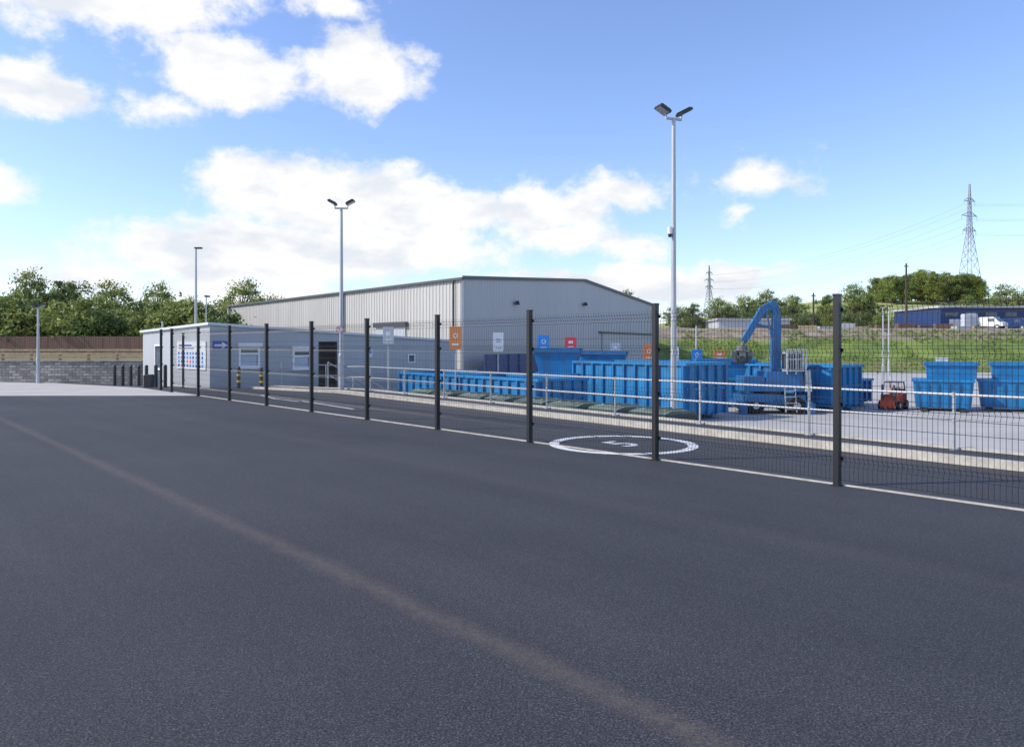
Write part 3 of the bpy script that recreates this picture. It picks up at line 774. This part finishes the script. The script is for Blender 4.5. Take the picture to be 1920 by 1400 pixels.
# ------------------------------------------------------------------ plateau buildings etc
def shed(name, label, x0, x1, y0, y1, H, wallm, band, doors, winds=True):
    z0 = hz_t((x0+x1)/2, y0)-.4; o = thing(name, label, 'industrial building', (x0, y0, z0))
    W = x1-x0; D_ = y1-y0
    part(o, 'wall', MB().box(0, W, 0, D_, 0, H+.4), wallm)
    part(o, 'roof', MB().box(-.3, W+.3, -.3, D_+.3, H+.403, H+.75), band)
    for i in range(doors):
        a = W*(i+.5)/doors; part(o, 'door', MB().box(a-1.3, a+1.3, -.06, -.003, .4, H*.6), M_greyp)
    if winds:
        for i in range(int(W/3)): part(o, 'window', MB().box(.8+i*3, 2.6+i*3, -.05, -.003, H*.72, H*.92), M_glass)
shed('industrial_unit', 'navy blue industrial unit with roller doors above the embankment', 65.2, 92, 116, 130, 3.3, M_navy, M_roof, 5)
shed('industrial_unit', 'long low grey shed with pale roof above the embankment', 32, 43, 118, 126, 1.4, M_greyp, M_roof, 0, False)
for i, (x, y) in enumerate(((67.0, 112.5), (68.1, 112.8))):
    z0 = hz_t(x, y)-.1; mb = MB()
    for k in range(4): mb.box(-.5, .5, -.5, .5, k*.6, k*.6+.48); mb.box(-.45,.45,-.45,.45,k*.6+.48,k*.6+.6)
    solo('crate_stack', mb, M_greyp, 'stack of pale crates beside the navy unit', 'crates', (x, y, z0), 0, 'crate stacks by the navy unit')
random.seed(11)
for i in range(12):
    x = 33+i*2.6+random.uniform(-.5,.5); y = 100+random.uniform(-1,1); z0 = hz_t(x,y)-.05; mb = MB()
    for r_ in range(random.randint(2,4)):
        for k in range(5-r_//2): mb.box(-1.1, 1.1, -.5+k*.22, -.32+k*.22, r_*.18, r_*.18+.15)
    solo('timber_stack', mb, random.choice([M_timber, M_brownf, M_greyp]), 'low stack of weathered timber on the embankment top', 'timber stack', (x,y,z0), random.uniform(-.3,.3), 'timber stacks on the embankment')
def van(x, y, rz, label, mat, Lv=4.2, H=1.75):
    z0 = hz_t(x, y); o = thing('parked_van', label, 'van', (x, y, z0), rz)
    prof = [(-Lv/2,.35),(-Lv/2,H*.92),(-Lv/2+.15,H),(Lv*.22,H),(Lv*.36,H*.62),(Lv/2-.05,H*.5),(Lv/2,.4)]
    mb = MB(); n = len(prof); vv = [(a,-.88,b) for a,b in prof]+[(a,.88,b) for a,b in prof]
    mb.add(vv, [tuple(range(n)), tuple(reversed(range(n,2*n)))]+[(i, n+i, n+(i+1)%n, (i+1)%n) for i in range(n)])
    part(o, 'body', mb, mat)
    part(o, 'windscreen', MB().add([(Lv*.225,-.76,H*.98),(Lv*.225,.76,H*.98),(Lv*.365,.8,H*.64),(Lv*.365,-.8,H*.64)], [(0,1,2,3)]), M_glass, loc=(.012,0,.012))
    for sd in (-1, 1):
        part(o, 'side_window', MB().box(Lv*.02, Lv*.22, sd*.885-.004, sd*.885+.004, H*.6, H*.88), M_glass)
        for xx in (-Lv*.3, Lv*.32):
            wl = link(bpy.data.objects.new('wheel', None)); wl.parent = o
            part(wl, 'tyre', MB().cyl((xx, sd*.72, .33), (xx, sd*.92, .33), .33, n=16), M_tyre); part(wl, 'rim', MB().cyl((xx, sd*.9, .33), (xx, sd*.93, .33), .2, n=12), M_silver)
van(70.2, 112, R(-55), 'small white van parked above the embankment', M_van)
van(74.8, 112.5, R(-75), 'dark blue van parked above the embankment', M_navy)

def wood_pole(x, y, H, label):
    z0 = hz_t(x, y); o = thing('utility_pole', label, 'utility pole', (x, y, z0-.3))
    part(o, 'pole', MB().cyl((0,0,0),(0,0,H),.16,.11,n=10), M_bark)
    part(o, 'crossarm', MB().beam((-.3,0,H-.4),(.3,0,H-.4),.1,.12), M_bark)
wood_pole(54.3, 105, 9.3, 'tall dark wooden utility pole above the embankment')
wood_pole(43.5, 110, 5.5, 'dark wooden utility pole above the embankment')
def pylon(x, y, z0, H, base, label, rz=0, k=.12):
    o = thing('electricity_pylon', label, 'pylon', (x, y, z0), rz)
    mb = MB()
    def hw(z):
        q = z/H
        return base*(1-q/.62)*.5+base*.12 if q < .62 else base*.12*(1-(q-.62)/.38*.75)
    zs = [0]; z = 0
    while z < H*.97:
        z += max(hw(z)*1.9, H*.035); zs.append(min(z, H))
    for a, b in zip(zs[:-1], zs[1:]):
        ha, hb = hw(a), hw(b); ca = [(-ha,-ha),(ha,-ha),(ha,ha),(-ha,ha)]; cb = [(-hb,-hb),(hb,-hb),(hb,hb),(-hb,hb)]
        for i in range(4):
            j = (i+1)%4
            mb.beam((*ca[i],a),(*cb[i],b),k,k); mb.beam((*ca[i],a),(*cb[j],b),k*.6,k*.6); mb.beam((*ca[j],a),(*cb[i],b),k*.6,k*.6); mb.beam((*cb[i],b),(*cb[j],b),k*.6,k*.6)
    part(o, 'lattice_tower', mb, M_steel, recalc=False)
    tips = []
    for q, wd in ((.62, .09), (.74, .105), (.86, .075)):
        am = MB(); z = H*q; w = H*wd*.9; hh = hw(z)
        for sd in (-1, 1):
            tip = (sd*w, 0, z+H*.004)
            for yy in (-hh, hh):
                am.beam((sd*hh, yy, z), tip, k*.8, k*.8); am.beam((sd*hh, yy, z+H*.03), tip, k*.8, k*.8)
            am.beam(tip, (tip[0], 0, z-H*.03), k*.7, k*.7)
            tips.append((tip[0], 0, z-H*.03))
        part(o, 'crossarm', am, M_steel, recalc=False)
    return [Matrix.Rotation(rz, 3, 'Z') @ Vector(t) + Vector((x, y, z0)) for t in tips]
tp1 = pylon(150, 250, 14, 40.5, 5.4, 'tall lattice steel electricity pylon behind the hilltop copse', R(25), .15)
tp2 = pylon(90.5, 350, 12, 26.5, 4, 'distant lattice steel electricity pylon beyond the trees', R(25), .2)
for i, (p, q) in enumerate(zip(tp1, tp2)):
    mb = MB(); N_ = 14; prev = None
    for kx in range(N_+1):
        w = kx/N_; pt = p.lerp(q, w)-Vector((0,0,4*5*w*(1-w)))
        if prev is not None: mb.cyl(prev, pt, .028, n=3, caps=False)
        prev = pt
    solo('power_line', mb, M_steel, 'thin sagging overhead power cable between pylons', 'power cable', group='overhead cables from the pylon', recalc=False)
for i, p in enumerate(tp1):
    q = p+Vector((130, -60, 4)); mb = MB(); prev = None
    for kx in range(11):
        w = kx/10; pt = p.lerp(q, w)-Vector((0,0,4*4*w*(1-w)))
        if prev is not None: mb.cyl(prev, pt, .028, n=3, caps=False)
        prev = pt
    solo('power_line', mb, M_steel, 'thin sagging overhead power cable leaving the pylon', 'power cable', group='overhead cables from the pylon', recalc=False)

# ------------------------------------------------------------------ blue containers
RU = math.atan2(U[1], U[0])
def container(loc, L_, W, H, label, rz=RU):
    o = thing('waste_container', label, 'waste container', loc, rz, 'blue steel containers in the yard')
    mb = MB(); t = .06; z0 = .22; a, b = L_/2, W/2
    mb.box(-a, a, -b, b, z0, z0+.08)
    for sd in (-1, 1):
        mb.box(-a, a, sd*b-t/2, sd*b+t/2, z0+.082, H-.1)
    mb.box(-a-t/2, -a+t/2, -b+t/2+.002, b-t/2-.002, z0+.083, H-.101)
    mb.box(-a, a, -b*.45, -b*.3, .06, z0-.002).box(-a, a, b*.3, b*.45, .06, z0-.002)
    part(o, 'body', mb, M_blue)
    rb = MB(); n = max(4, int(L_/.55))
    for i in range(n+1):
        x = -a+.05+(L_-.1)*i/n
        for sd in (-1, 1): rb.frust(x, sd*(b+t/2+.05), z0-.02, H-.102, .1, .10, .1, .10)
    for i in range(5):
        y = -b+.15+(W-.3)*i/4; rb.box(-a-t/2-.1, -a-t/2-.001, y-.05, y+.05, z0-.02, H-.102)
    for z in (.55*H,): rb.box(-a-t/2-.06, -a-t/2-.002, -b, b, z-.05, z+.05)
    part(o, 'rib', rb, M_blue2)
    rm = MB()
    for sd in (-1, 1): rm.box(-a-.12, a+.12, sd*b-.10, sd*b+.12*(sd>0)+.10*(sd<0)*0+ (0 if sd>0 else .07), H-.1, H)
    rm.box(-a-.12, -a+.06, -b+.071, b-.101, H-.1, H-.001); rm.box(a-.06, a+.12, -b+.071, b-.101, H-.1, H-.001)
    part(o, 'top_rim', rm, M_blue)
    dr = MB().box(a-t/2, a+t/2, -b+t/2+.003, b-t/2-.003, z0+.084, H-.103)
    for y in (-b*.5, 0.02, b*.5): dr.box(a+t/2, a+t/2+.05, y-.03, y+.03, z0, H-.12)
    part(o, 'door', dr, M_blue2)
    for x in (-a+.4, a-.4):
        for sd in (-1, 1): part(o, 'roller', MB().cyl((x, sd*b*.7-.1, .12), (x, sd*b*.7+.1, .12), .12, n=12), M_dark)
    return o
container((5.42, 30.8, -1.2), 6.0, 2.4, 2.12, 'long ribbed bright blue roll-off container in the lower yard')
container((12.3, 34.1, -1.2), 5.6, 2.2, 1.95, 'ribbed blue roll-off container beside the grab machine')
container((.34, 30.2, -1.2), 5.0, 2.3, 1.55, 'low open blue container near the steps')
container((-2.77, 34.25, -1.2), 4.9, 2.3, 1.55, 'low open blue container below the grey office')
container((9.3, 38.5, -1.2), 5.6, 2.3, 2.0, 'ribbed blue roll-off container further back in the yard')
container((14.7, 35.9, -1.2), 3.4, 2.0, 1.25, 'short low blue container beside a taller container')
def compactor(loc, W, label, rz=0, H=2.6, style=0):
    o = thing('waste_compactor', label, 'compactor', loc, rz, 'blue compactors and hopper skips in the yard')
    b = MB()
    if style == 0:
        b.box(-W*.42, W*.42, -1.3, 1.3, .12, H*.55); b.box(-W*.46, W*.46, -1.35, 1.35, H*.55, H*.6)
    else:
        b.frust(0, 0, .15, H*.60, W*.86, 1.5, W*.94, 1.8); b.box(-W*.49, W*.49, -.95, .95, H*.602, H*.65)
    part(o, 'body', b, M_blue)
    r = MB()
    for i in range(6):
        x = -W*.36+W*.72*i/5
        if style == 0: r.box(x-.035, x+.035, -1.37, -1.301, .15, H*.545)
        else:
            r.beam((x*1.05, -.77, .2), (x*1.15, -.93, H*.58), .07, .06)
    part(o, 'rib', r, M_blue2)
    hp = MB(); ox = .0 if style == 0 else W*.14; z0 = H*.6 if style == 0 else H*.652
    cy_ = 0 if style == 0 else .45
    wk = 1.0 if style == 0 else .84
    k0 = .74 if style == 0 else .90
    hp.frust(ox, cy_, z0, H*.93, W*k0*wk, 1.4, W*.96*wk, 1.6)
    part(o, 'hopper', hp, M_blue)
    rm = MB(); a, bb_ = W*.49*wk, .83
    for sd in (-1, 1): rm.box(ox-a, ox+a, cy_+sd*bb_-.05, cy_+sd*bb_+.05, H*.93, H); rm.box(ox+sd*a-.05, ox+sd*a+.05, cy_-bb_+.052, cy_+bb_-.052, H*.93, H-.002)
    part(o, 'hopper_rim', rm, M_blue2)
    part(o, 'skid', MB().box(-W*.35, -W*.25, -1.2, 1.2, 0, .118).box(W*.25, W*.35, -1.2, 1.2, 0, .118), M_dark)
    return o
compactor((2.0, 33.2, -1.2), 2.05, 'blue static compactor with flared hopper', R(-8), 2.65)
compactor((4.5, 37.3, -1.2), 2.3, 'blue compactor with a wide flared hopper behind the long container', R(-12), 2.5)
compactor((9.9, 35.4, -1.2), 2.6, 'wide blue compactor behind the grab machine', R(-12), 2.15)
compactor((18.4, 32.6, -1.2), 2.35, 'blue tapered skip with raised hopper on the pale yard', R(-27), 2.05, 1)
compactor((21.1, 32.4, -1.2), 2.35, 'blue tapered skip with raised hopper on the pale yard', R(-30), 2.05, 1)

# ------------------------------------------------------------------ grab machine
ex = thing('grab_machine', 'blue wheeled material handler with raised boom and dark grapple', 'excavator', (10.3, 31.5, -1.2), 0)
part(ex, 'chassis', MB().box(-.95, 1.55, -.75, .75, .36, .75).box(-1.15, -.95, -.95, .95, .25, .5).box(1.55, 1.75, -.95, .95, .25, .5)
     .box(-1.2,-.9,-1.1,-.85,0,.45).box(1.5,1.8,-1.1,-.85,0,.45).box(-.9,.2,-.98,-.76,.5,.8), M_exblue)
for xx in (-.5, 1.15):
    for sd in (-1, 1):
        wl = link(bpy.data.objects.new('wheel', None)); wl.parent = ex
        part(wl, 'tyre', MB().cyl((xx, sd*.62, .34), (xx, sd*.9, .34), .34, n=20), M_tyre); part(wl, 'rim', MB().cyl((xx, sd*.88, .34), (xx, sd*.92, .34), .14, n=14), M_greyp)
part(ex, 'turntable', MB().cyl((.3,0,.75),(.3,0,.9),.6,n=24), M_dark)
part(ex, 'engine_cover', MB().frust(.75,.1,.9,1.7,1.6,1.5,1.45,1.4).box(-.9,-.06,-.6,.6,.9,1.5), M_exblue)
part(ex, 'counterweight', MB().frust(1.68,.1,.9,1.75,.25,1.7,.2,1.5), M_silver)
cage = MB()
for xx in (.80, 1.15, 1.55):
    for yy in (-.78, .3): cage.beam((xx, yy, 1.6), (xx, yy, 2.6), .05, .05)
for zz in (1.75, 2.2, 2.6):
    cage.beam((.80,-.78,zz),(1.55,-.78,zz),.04,.04); cage.beam((.80,.3,zz),(1.55,.3,zz),.04,.04); cage.beam((1.55,-.78,zz),(1.55,.3,zz),.04,.04)
for i in range(8): cage.beam((.83+.1*i,-.80,1.7),(.83+.1*i,-.80,2.6),.014,.014)
part(ex, 'guard_cage', cage, M_silver)
cb = link(bpy.data.objects.new('cab', None)); cb.parent = ex
part(cb, 'frame', MB().box(.78,1.45,-.76,.0,1.705,1.80).box(.78,1.45,-.76,.0,2.42,2.5).beam((.81,-.73,1.8),(.81,-.73,2.42),.06,.06).beam((1.42,-.73,1.8),(1.42,-.73,2.42),.06,.06), M_silver)
part(cb, 'window', MB().box(.85,1.38,-.72,-.04,1.801,2.419), M_glass)
bm_ = MB(); path = [(.1,0,1.15),(.50,0,1.35),(.60,0,1.8),(.62,0,4.12),(.46,0,4.45)]
for a, b in zip(path[:-1], path[1:]): bm_.beam(a, b, .30, .32)
bm_.cyl((.1,-.2,1.15),(.1,.2,1.15),.16,n=14).cyl((.46,-.2,4.45),(.46,.2,4.45),.16,n=14)
part(ex, 'boom', bm_, M_exblue)
dp = MB().beam((.46,0,4.45),(.02,0,4.22),.26,.30).beam((.04,0,4.24),(-.72,0,2.95),.24,.26)
part(ex, 'dipper_arm', dp, M_exblue)
part(ex, 'hydraulic_ram', MB().cyl((.34,-.22,1.6),(.36,-.22,3.0),.06,n=10).cyl((.36,-.22,3.0),(.15,-.22,4.1),.035,n=10).cyl((.50,-.2,3.4),(-.22,-.2,3.65),.045,n=10), M_exblue)
gp = MB().cyl((-.72,0,2.95),(-.8,0,2.65),.08,n=10).cyl((-.8,0,2.75),(-.8,0,2.5),.22,.26,n=12).cyl((-.8,0,2.5),(-.8,0,2.35),.26,.18,n=12)
for i in range(6):
    a = i*2*math.pi/6+.3; c, s_ = math.cos(a), math.sin(a)
    pr = [(.14,2.55),(.34,2.48),(.38,2.30),(.26,2.12),(.06,2.05)]
    for (r0, z0), (r1, z1) in zip(pr[:-1], pr[1:]): gp.beam((-.8+c*r0, s_*r0, z0), (-.8+c*r1, s_*r1, z1), .24, .1)
part(ex, 'grapple', gp, M_grab)
ld = MB().beam((.62,-1.12,.1),(.62,-.95,1.1),.04,.04).beam((1.05,-1.12,.1),(1.05,-.95,1.1),.04,.04)
for i in range(4): ld.beam((.62,-1.09+.04*i,.22+.24*i),(1.05,-1.09+.04*i,.22+.24*i),.1,.03)
part(ex, 'ladder', ld, M_galv)

# ------------------------------------------------------------------ forklift
fk = thing('forklift', 'small orange-red forklift truck parked in the yard', 'forklift', (16.5, 33.0, -1.2), R(-45))
fk.scale = (.75, .75, .68)
part(fk, 'body', MB().box(-.45,.45,-.7,.9,.25,.95).frust(0,.65,.95,1.3,.86,.55,.7,.4), M_red)
part(fk, 'seat', MB().box(-.22,.22,.05,.45,.95,1.05).box(-.22,.22,.4,.5,1.05,1.35), M_dark)
part(fk, 'overhead_guard', MB().beam((-.42,-.5,.9),(-.38,-.3,1.7),.05,.05).beam((.42,-.5,.9),(.38,-.3,1.7),.05,.05).beam((-.4,.8,1.05),(-.38,.6,1.7),.05,.05).beam((.4,.8,1.05),(.38,.6,1.7),.05,.05).box(-.42,.42,-.32,.62,1.7,1.76), M_dark)
part(fk, 'mast', MB().box(-.36,-.28,-.86,-.76,.08,1.6).box(.28,.36,-.86,-.76,.08,1.6).box(-.28,.28,-.85,-.77,.9,.98), M_trim)
part(fk, 'carriage', MB().box(-.4,.4,-.92,-.87,.15,.6), M_red)
for xx in (-.2, .2): part(fk, 'fork', MB().box(xx-.05,xx+.05,-1.8,-.925,.08,.12), M_dark)
for yy in (-.5, .6):
    for sd in (-1, 1):
        wl = link(bpy.data.objects.new('wheel', None)); wl.parent = fk
        part(wl, 'tyre', MB().cyl((sd*.38,yy,.3),(sd*.56,yy,.3),.3,n=16), M_tyre); part(wl, 'rim', MB().cyl((sd*.5,yy,.3),(sd*.57,yy,.3),.14,n=12), M_greyp)

# ------------------------------------------------------------------ green wheeled bins
RN = math.atan2(U[1], U[0])
bn = thing('wheeled_bin', 'green four-wheeled waste bin with a flat sloping lid', 'waste bin', (*st(11.2, 12.75), -1.2), RN, 'green wheeled bins along the retaining wall')
part(bn, 'body', MB().frust(0,0,.2,1.22,.92,.8,1.06,1.0).box(-.54,.54,-.52,.52,1.22,1.28), M_bin)
lid = MB(); pr = [(-.52,1.282),(-.52,1.31),(-.30,1.36),(.25,1.37),(.50,1.31),(.50,1.282)]
n = len(pr); v = [(-.52,a,b) for a,b in pr]+[(.52,a,b) for a,b in pr]
lid.add(v, [tuple(range(n)), tuple(reversed(range(n,2*n)))]+[(i, n+i, n+(i+1)%n, (i+1)%n) for i in range(n)])
for xx in (-.3, 0, .3): lid.box(xx-.03, xx+.03, -.3, .25, 1.36, 1.395)
part(bn, 'lid', lid, M_lid)
part(bn, 'handle', MB().cyl((-.5,-.62,1.2),(.5,-.62,1.2),.02).box(-.5,-.46,-.62,-.55,1.18,1.22).box(.46,.5,-.62,-.55,1.18,1.22).cyl((-.6,-.5,1.25),(-.6,.5,1.25),.03), M_dark)
for xx in (-.40,.40):
    for yy in (-.3,.3): part(bn, 'wheel', MB().cyl((xx-.03,yy,.1),(xx+.03,yy,.1),.1,n=12).box(xx-.04,xx+.04,yy-.02,yy+.02,.1,.22), M_tyre)
for i in range(1, 8):
    copy_thing(bn, (*st(11.2+1.36*i, 12.75+random.uniform(-.1,.1)), -1.2), RN+random.uniform(-.1,.1)+(math.pi if i%3==0 else 0))

# ------------------------------------------------------------------ bay signs
def bay_sign(px_x, d, z0, z1, w, mat, colour, sym='block', symm=None):
    o = thing('bay_sign', colour+' waste-type sign board on a slim galvanised post', 'sign', (px_x, d, -1.2), 0, 'coloured bay signs in the yard')
    part(o, 'post', MB().cyl((0,.05,0),(0,.05,z1+1.15),.03,n=8), M_galv)
    part(o, 'board', MB().box(-w/2, w/2, -.01, .015, z0+1.2, z1+1.2), mat)
    s = MB(); zc = (z0+z1)/2+1.2; hh = (z1-z0)
    s2 = MB()
    if sym == 'block':
        s.box(-w*.2, w*.2, -.016, -.011, zc-hh*.02, zc+hh*.2)
    else:
        n = 16; v = []
        for r_ in (w*.13, w*.2):
            for i in range(n): v.append((r_*math.cos(2*math.pi*i/n), -.014, zc+hh*.10+r_*math.sin(2*math.pi*i/n)))
        s.add(v, [(i,(i+1)%n,n+(i+1)%n,n+i) for i in range(n)])
    s2.box(-w*.26, w*.26, -.016, -.011, zc-hh*.32, zc-hh*.25)
    part(o, 'symbol', s, symm or M_whitep); part(o, 'caption', s2, symm or M_whitep)
bay_sign(-4.87, 30.0, 1.62, 2.30, .42, M_greyp, 'pale grey')
bay_sign(-2.30, 31.0, 1.40, 2.33, .5, M_brownp, 'brown-orange', 'ring')
bay_sign(-.66, 36.5, 1.27, 2.18, .5, M_whitep, 'white', 'block', M_greyp)
bay_sign(1.49, 36.0, 1.30, 2.05, .55, M_bluep, 'bright blue', 'ring')
bay_sign(2.85, 37.0, 1.37, 1.96, .55, M_redp, 'red', 'block')
bay_sign(5.3, 39.0, 1.09, 1.69, .5, M_greyp, 'pale blue-grey', 'block')
bay_sign(7.2, 40.0, .72, 1.63, .58, M_orange, 'orange', 'ring')
bay_sign(8.56, 40.0, .72, 1.5, .4, M_whitep, 'white', 'block', M_greyp)
bay_sign(9.7, 40.0, .66, 1.35, .56, M_bluep, 'bright blue', 'ring')
bay_sign(10.9, 40.0, .80, 1.30, .6, M_orange, 'orange', 'block')
bay_sign(22.0, 39.0, .50, .95, .62, M_whitep, 'white', 'block', M_greyp)

# ------------------------------------------------------------------ sun, sky
SUN_AZ, SUN_EL = R(-98), R(38)
sd = Vector((math.sin(SUN_AZ)*math.cos(SUN_EL), math.cos(SUN_AZ)*math.cos(SUN_EL), math.sin(SUN_EL)))
sl = bpy.data.lights.new('sun', 'SUN'); sl.energy = 4.3; sl.angle = R(.5); sl.color = (1, .92, .80)
so = link(bpy.data.objects.new('sun', sl)); so.rotation_euler = sd.to_track_quat('Z', 'Y').to_euler(); so.location = (-20, 0, 30)

w = bpy.data.worlds.new('World'); scene.world = w; w.use_nodes = True
w.cycles.sampling_method = 'MANUAL'; w.cycles.sample_map_resolution = 512
nt = w.node_tree; N, L = nt.nodes, nt.links
bg = N['Background']; bg.inputs['Strength'].default_value = .15
sky = N.new('ShaderNodeTexSky'); sky.sky_type = 'NISHITA'; sky.sun_disc = False
sky.sun_elevation = SUN_EL; sky.sun_rotation = SUN_AZ % (2*math.pi); sky.altitude = 50; sky.air_density = 1.0; sky.dust_density = .6; sky.ozone_density = 1.0
def mth(op, a, b=None, c=None, clamp=False):
    n = N.new('ShaderNodeMath'); n.operation = op; n.use_clamp = clamp
    for i, v in enumerate((a, b, c)):
        if v is None: continue
        if isinstance(v, (int, float)): n.inputs[i].default_value = v
        else: L.new(v, n.inputs[i])
    return n.outputs[0]
tc = N.new('ShaderNodeTexCoord'); sp = N.new('ShaderNodeSeparateXYZ'); L.new(tc.outputs['Generated'], sp.inputs[0])
az = mth('ARCTAN2', sp.outputs['X'], sp.outputs['Y']); el = mth('ARCSINE', sp.outputs['Z'])
cv = N.new('ShaderNodeCombineXYZ'); L.new(az, cv.inputs[0]); L.new(el, cv.inputs[1])
def nzw(scale, detail, rough, stretch=1.6, off=(0,0,0)):
    mp = N.new('ShaderNodeMapping'); mp.inputs['Scale'].default_value = (1, stretch, 1); mp.inputs['Location'].default_value = off
    L.new(cv.outputs[0], mp.inputs[0])
    n = N.new('ShaderNodeTexNoise'); n.inputs['Scale'].default_value = scale; n.inputs['Detail'].default_value = detail; n.inputs['Roughness'].default_value = rough
    L.new(mp.outputs[0], n.inputs['Vector']); return n
wn = nzw(9, 2, .6)
wv = N.new('ShaderNodeVectorMath'); wv.operation = 'SUBTRACT'; wv.inputs[1].default_value = (.5,.5,.5); L.new(wn.outputs['Color'], wv.inputs[0])
ws = N.new('ShaderNodeVectorMath'); ws.operation = 'SCALE'; ws.inputs['Scale'].default_value = .05; L.new(wv.outputs[0], ws.inputs[0])
wa = N.new('ShaderNodeVectorMath'); wa.operation = 'ADD'; L.new(cv.outputs[0], wa.inputs[0]); L.new(ws.outputs[0], wa.inputs[1])
clouds = [(-31,23,12.0,3.8,1.8),(-20.5,18.6,5.4,2.5,1.5),(-11.0,19.4,4.8,2.8,1.5),(-13.5,23.5,3,1.0,.8),(-33,16.2,4.5,1.7,1.1),(-34.5,10.2,2.4,1.6,1.1),
 (-14.0,11.0,8.3,2.8,1.8),(-6.5,10.2,8.8,2.5,1.5),(-19,6.6,10.5,3.0,1.7),(-9,7.2,9.2,2.6,1.5),(1.5,10.2,6.8,2.2,1.35),(3.0,8.2,5.5,1.6,1.1),(9.0,4.6,13.0,1.5,1.6),(9.2,11.6,4.4,1.5,.85),(18.2,11.8,3.8,1.8,.7),
 (8.5,7.4,3.6,1.4,.95),(17,9.3,1.8,.9,.65),(-24.5,16,3,1.2,.7),(-25.5,7.8,3.2,1.1,.8),(-28,4.5,5,1.4,.9),(-14,3.0,13,1.5,1.0),(-62,20,18,8,1.3),(-110,30,25,10,1.2),(150,25,40,10,1),(100,30,18,6,.8)]
mx = None
for a, e, ra, re, wt in clouds:
    s1 = N.new('ShaderNodeVectorMath'); s1.operation = 'SUBTRACT'; s1.inputs[1].default_value = (R(a), R(e), 0); L.new(wa.outputs[0], s1.inputs[0])
    s2 = N.new('ShaderNodeVectorMath'); s2.operation = 'MULTIPLY'; s2.inputs[1].default_value = (1/R(ra), 1/R(re), 0); L.new(s1.outputs[0], s2.inputs[0])
    s3 = N.new('ShaderNodeVectorMath'); s3.operation = 'LENGTH'; L.new(s2.outputs[0], s3.inputs[0])
    v_ = mth('MULTIPLY', mth('SUBTRACT', 1.15, s3.outputs['Value']), wt)
    mx = v_ if mx is None else mth('SMOOTH_MAX', mx, v_, .15)
det = nzw(12, 9, .63, 1.3).outputs['Fac']
dens = mth('ADD', mx, mth('MULTIPLY', mth('SUBTRACT', det, .5), 3.2))
mr = N.new('ShaderNodeMapRange'); mr.interpolation_type = 'SMOOTHSTEP'; mr.inputs[1].default_value = -.02; mr.inputs[2].default_value = .78
L.new(dens, mr.inputs[0])
mask = mth('MULTIPLY', mr.outputs[0], .98)
sh = nzw(9, 5, .55, 2.2, (1,.12,0)).outputs['Fac']
cr = N.new('ShaderNodeValToRGB'); e = cr.color_ramp.elements
e[0].position = .36; e[0].color = (.80,.84,.90,1); e[1].position = .50; e[1].color = (1,1,1,1); L.new(sh, cr.inputs[0])
cs = N.new('ShaderNodeVectorMath'); cs.operation = 'SCALE'; cs.inputs['Scale'].default_value = 6.8; L.new(cr.outputs[0], cs.inputs[0])
ht = N.new('ShaderNodeVectorMath'); ht.operation = 'MULTIPLY'; ht.inputs[1].default_value = (1.22, 1.29, 1.60)
L.new(sky.outputs[0], ht.inputs[0])
mix = N.new('ShaderNodeMixRGB'); L.new(mask, mix.inputs[0]); L.new(ht.outputs[0], mix.inputs[1]); L.new(cs.outputs[0], mix.inputs[2])
L.new(mix.outputs[0], bg.inputs['Color'])

# ------------------------------------------------------------------ camera
cam = bpy.data.cameras.new('camera'); co = link(bpy.data.objects.new('camera', cam))
co.location = (0, 0, 1.55); co.rotation_euler = (R(90), 0, 0)
cam.sensor_width = 36; cam.lens = 26.8; cam.shift_y = -52/1920; cam.clip_start = .05; cam.clip_end = 3000
scene.camera = co
scene.view_settings.view_transform = 'Standard'; scene.view_settings.look = 'None'; scene.view_settings.exposure = 0
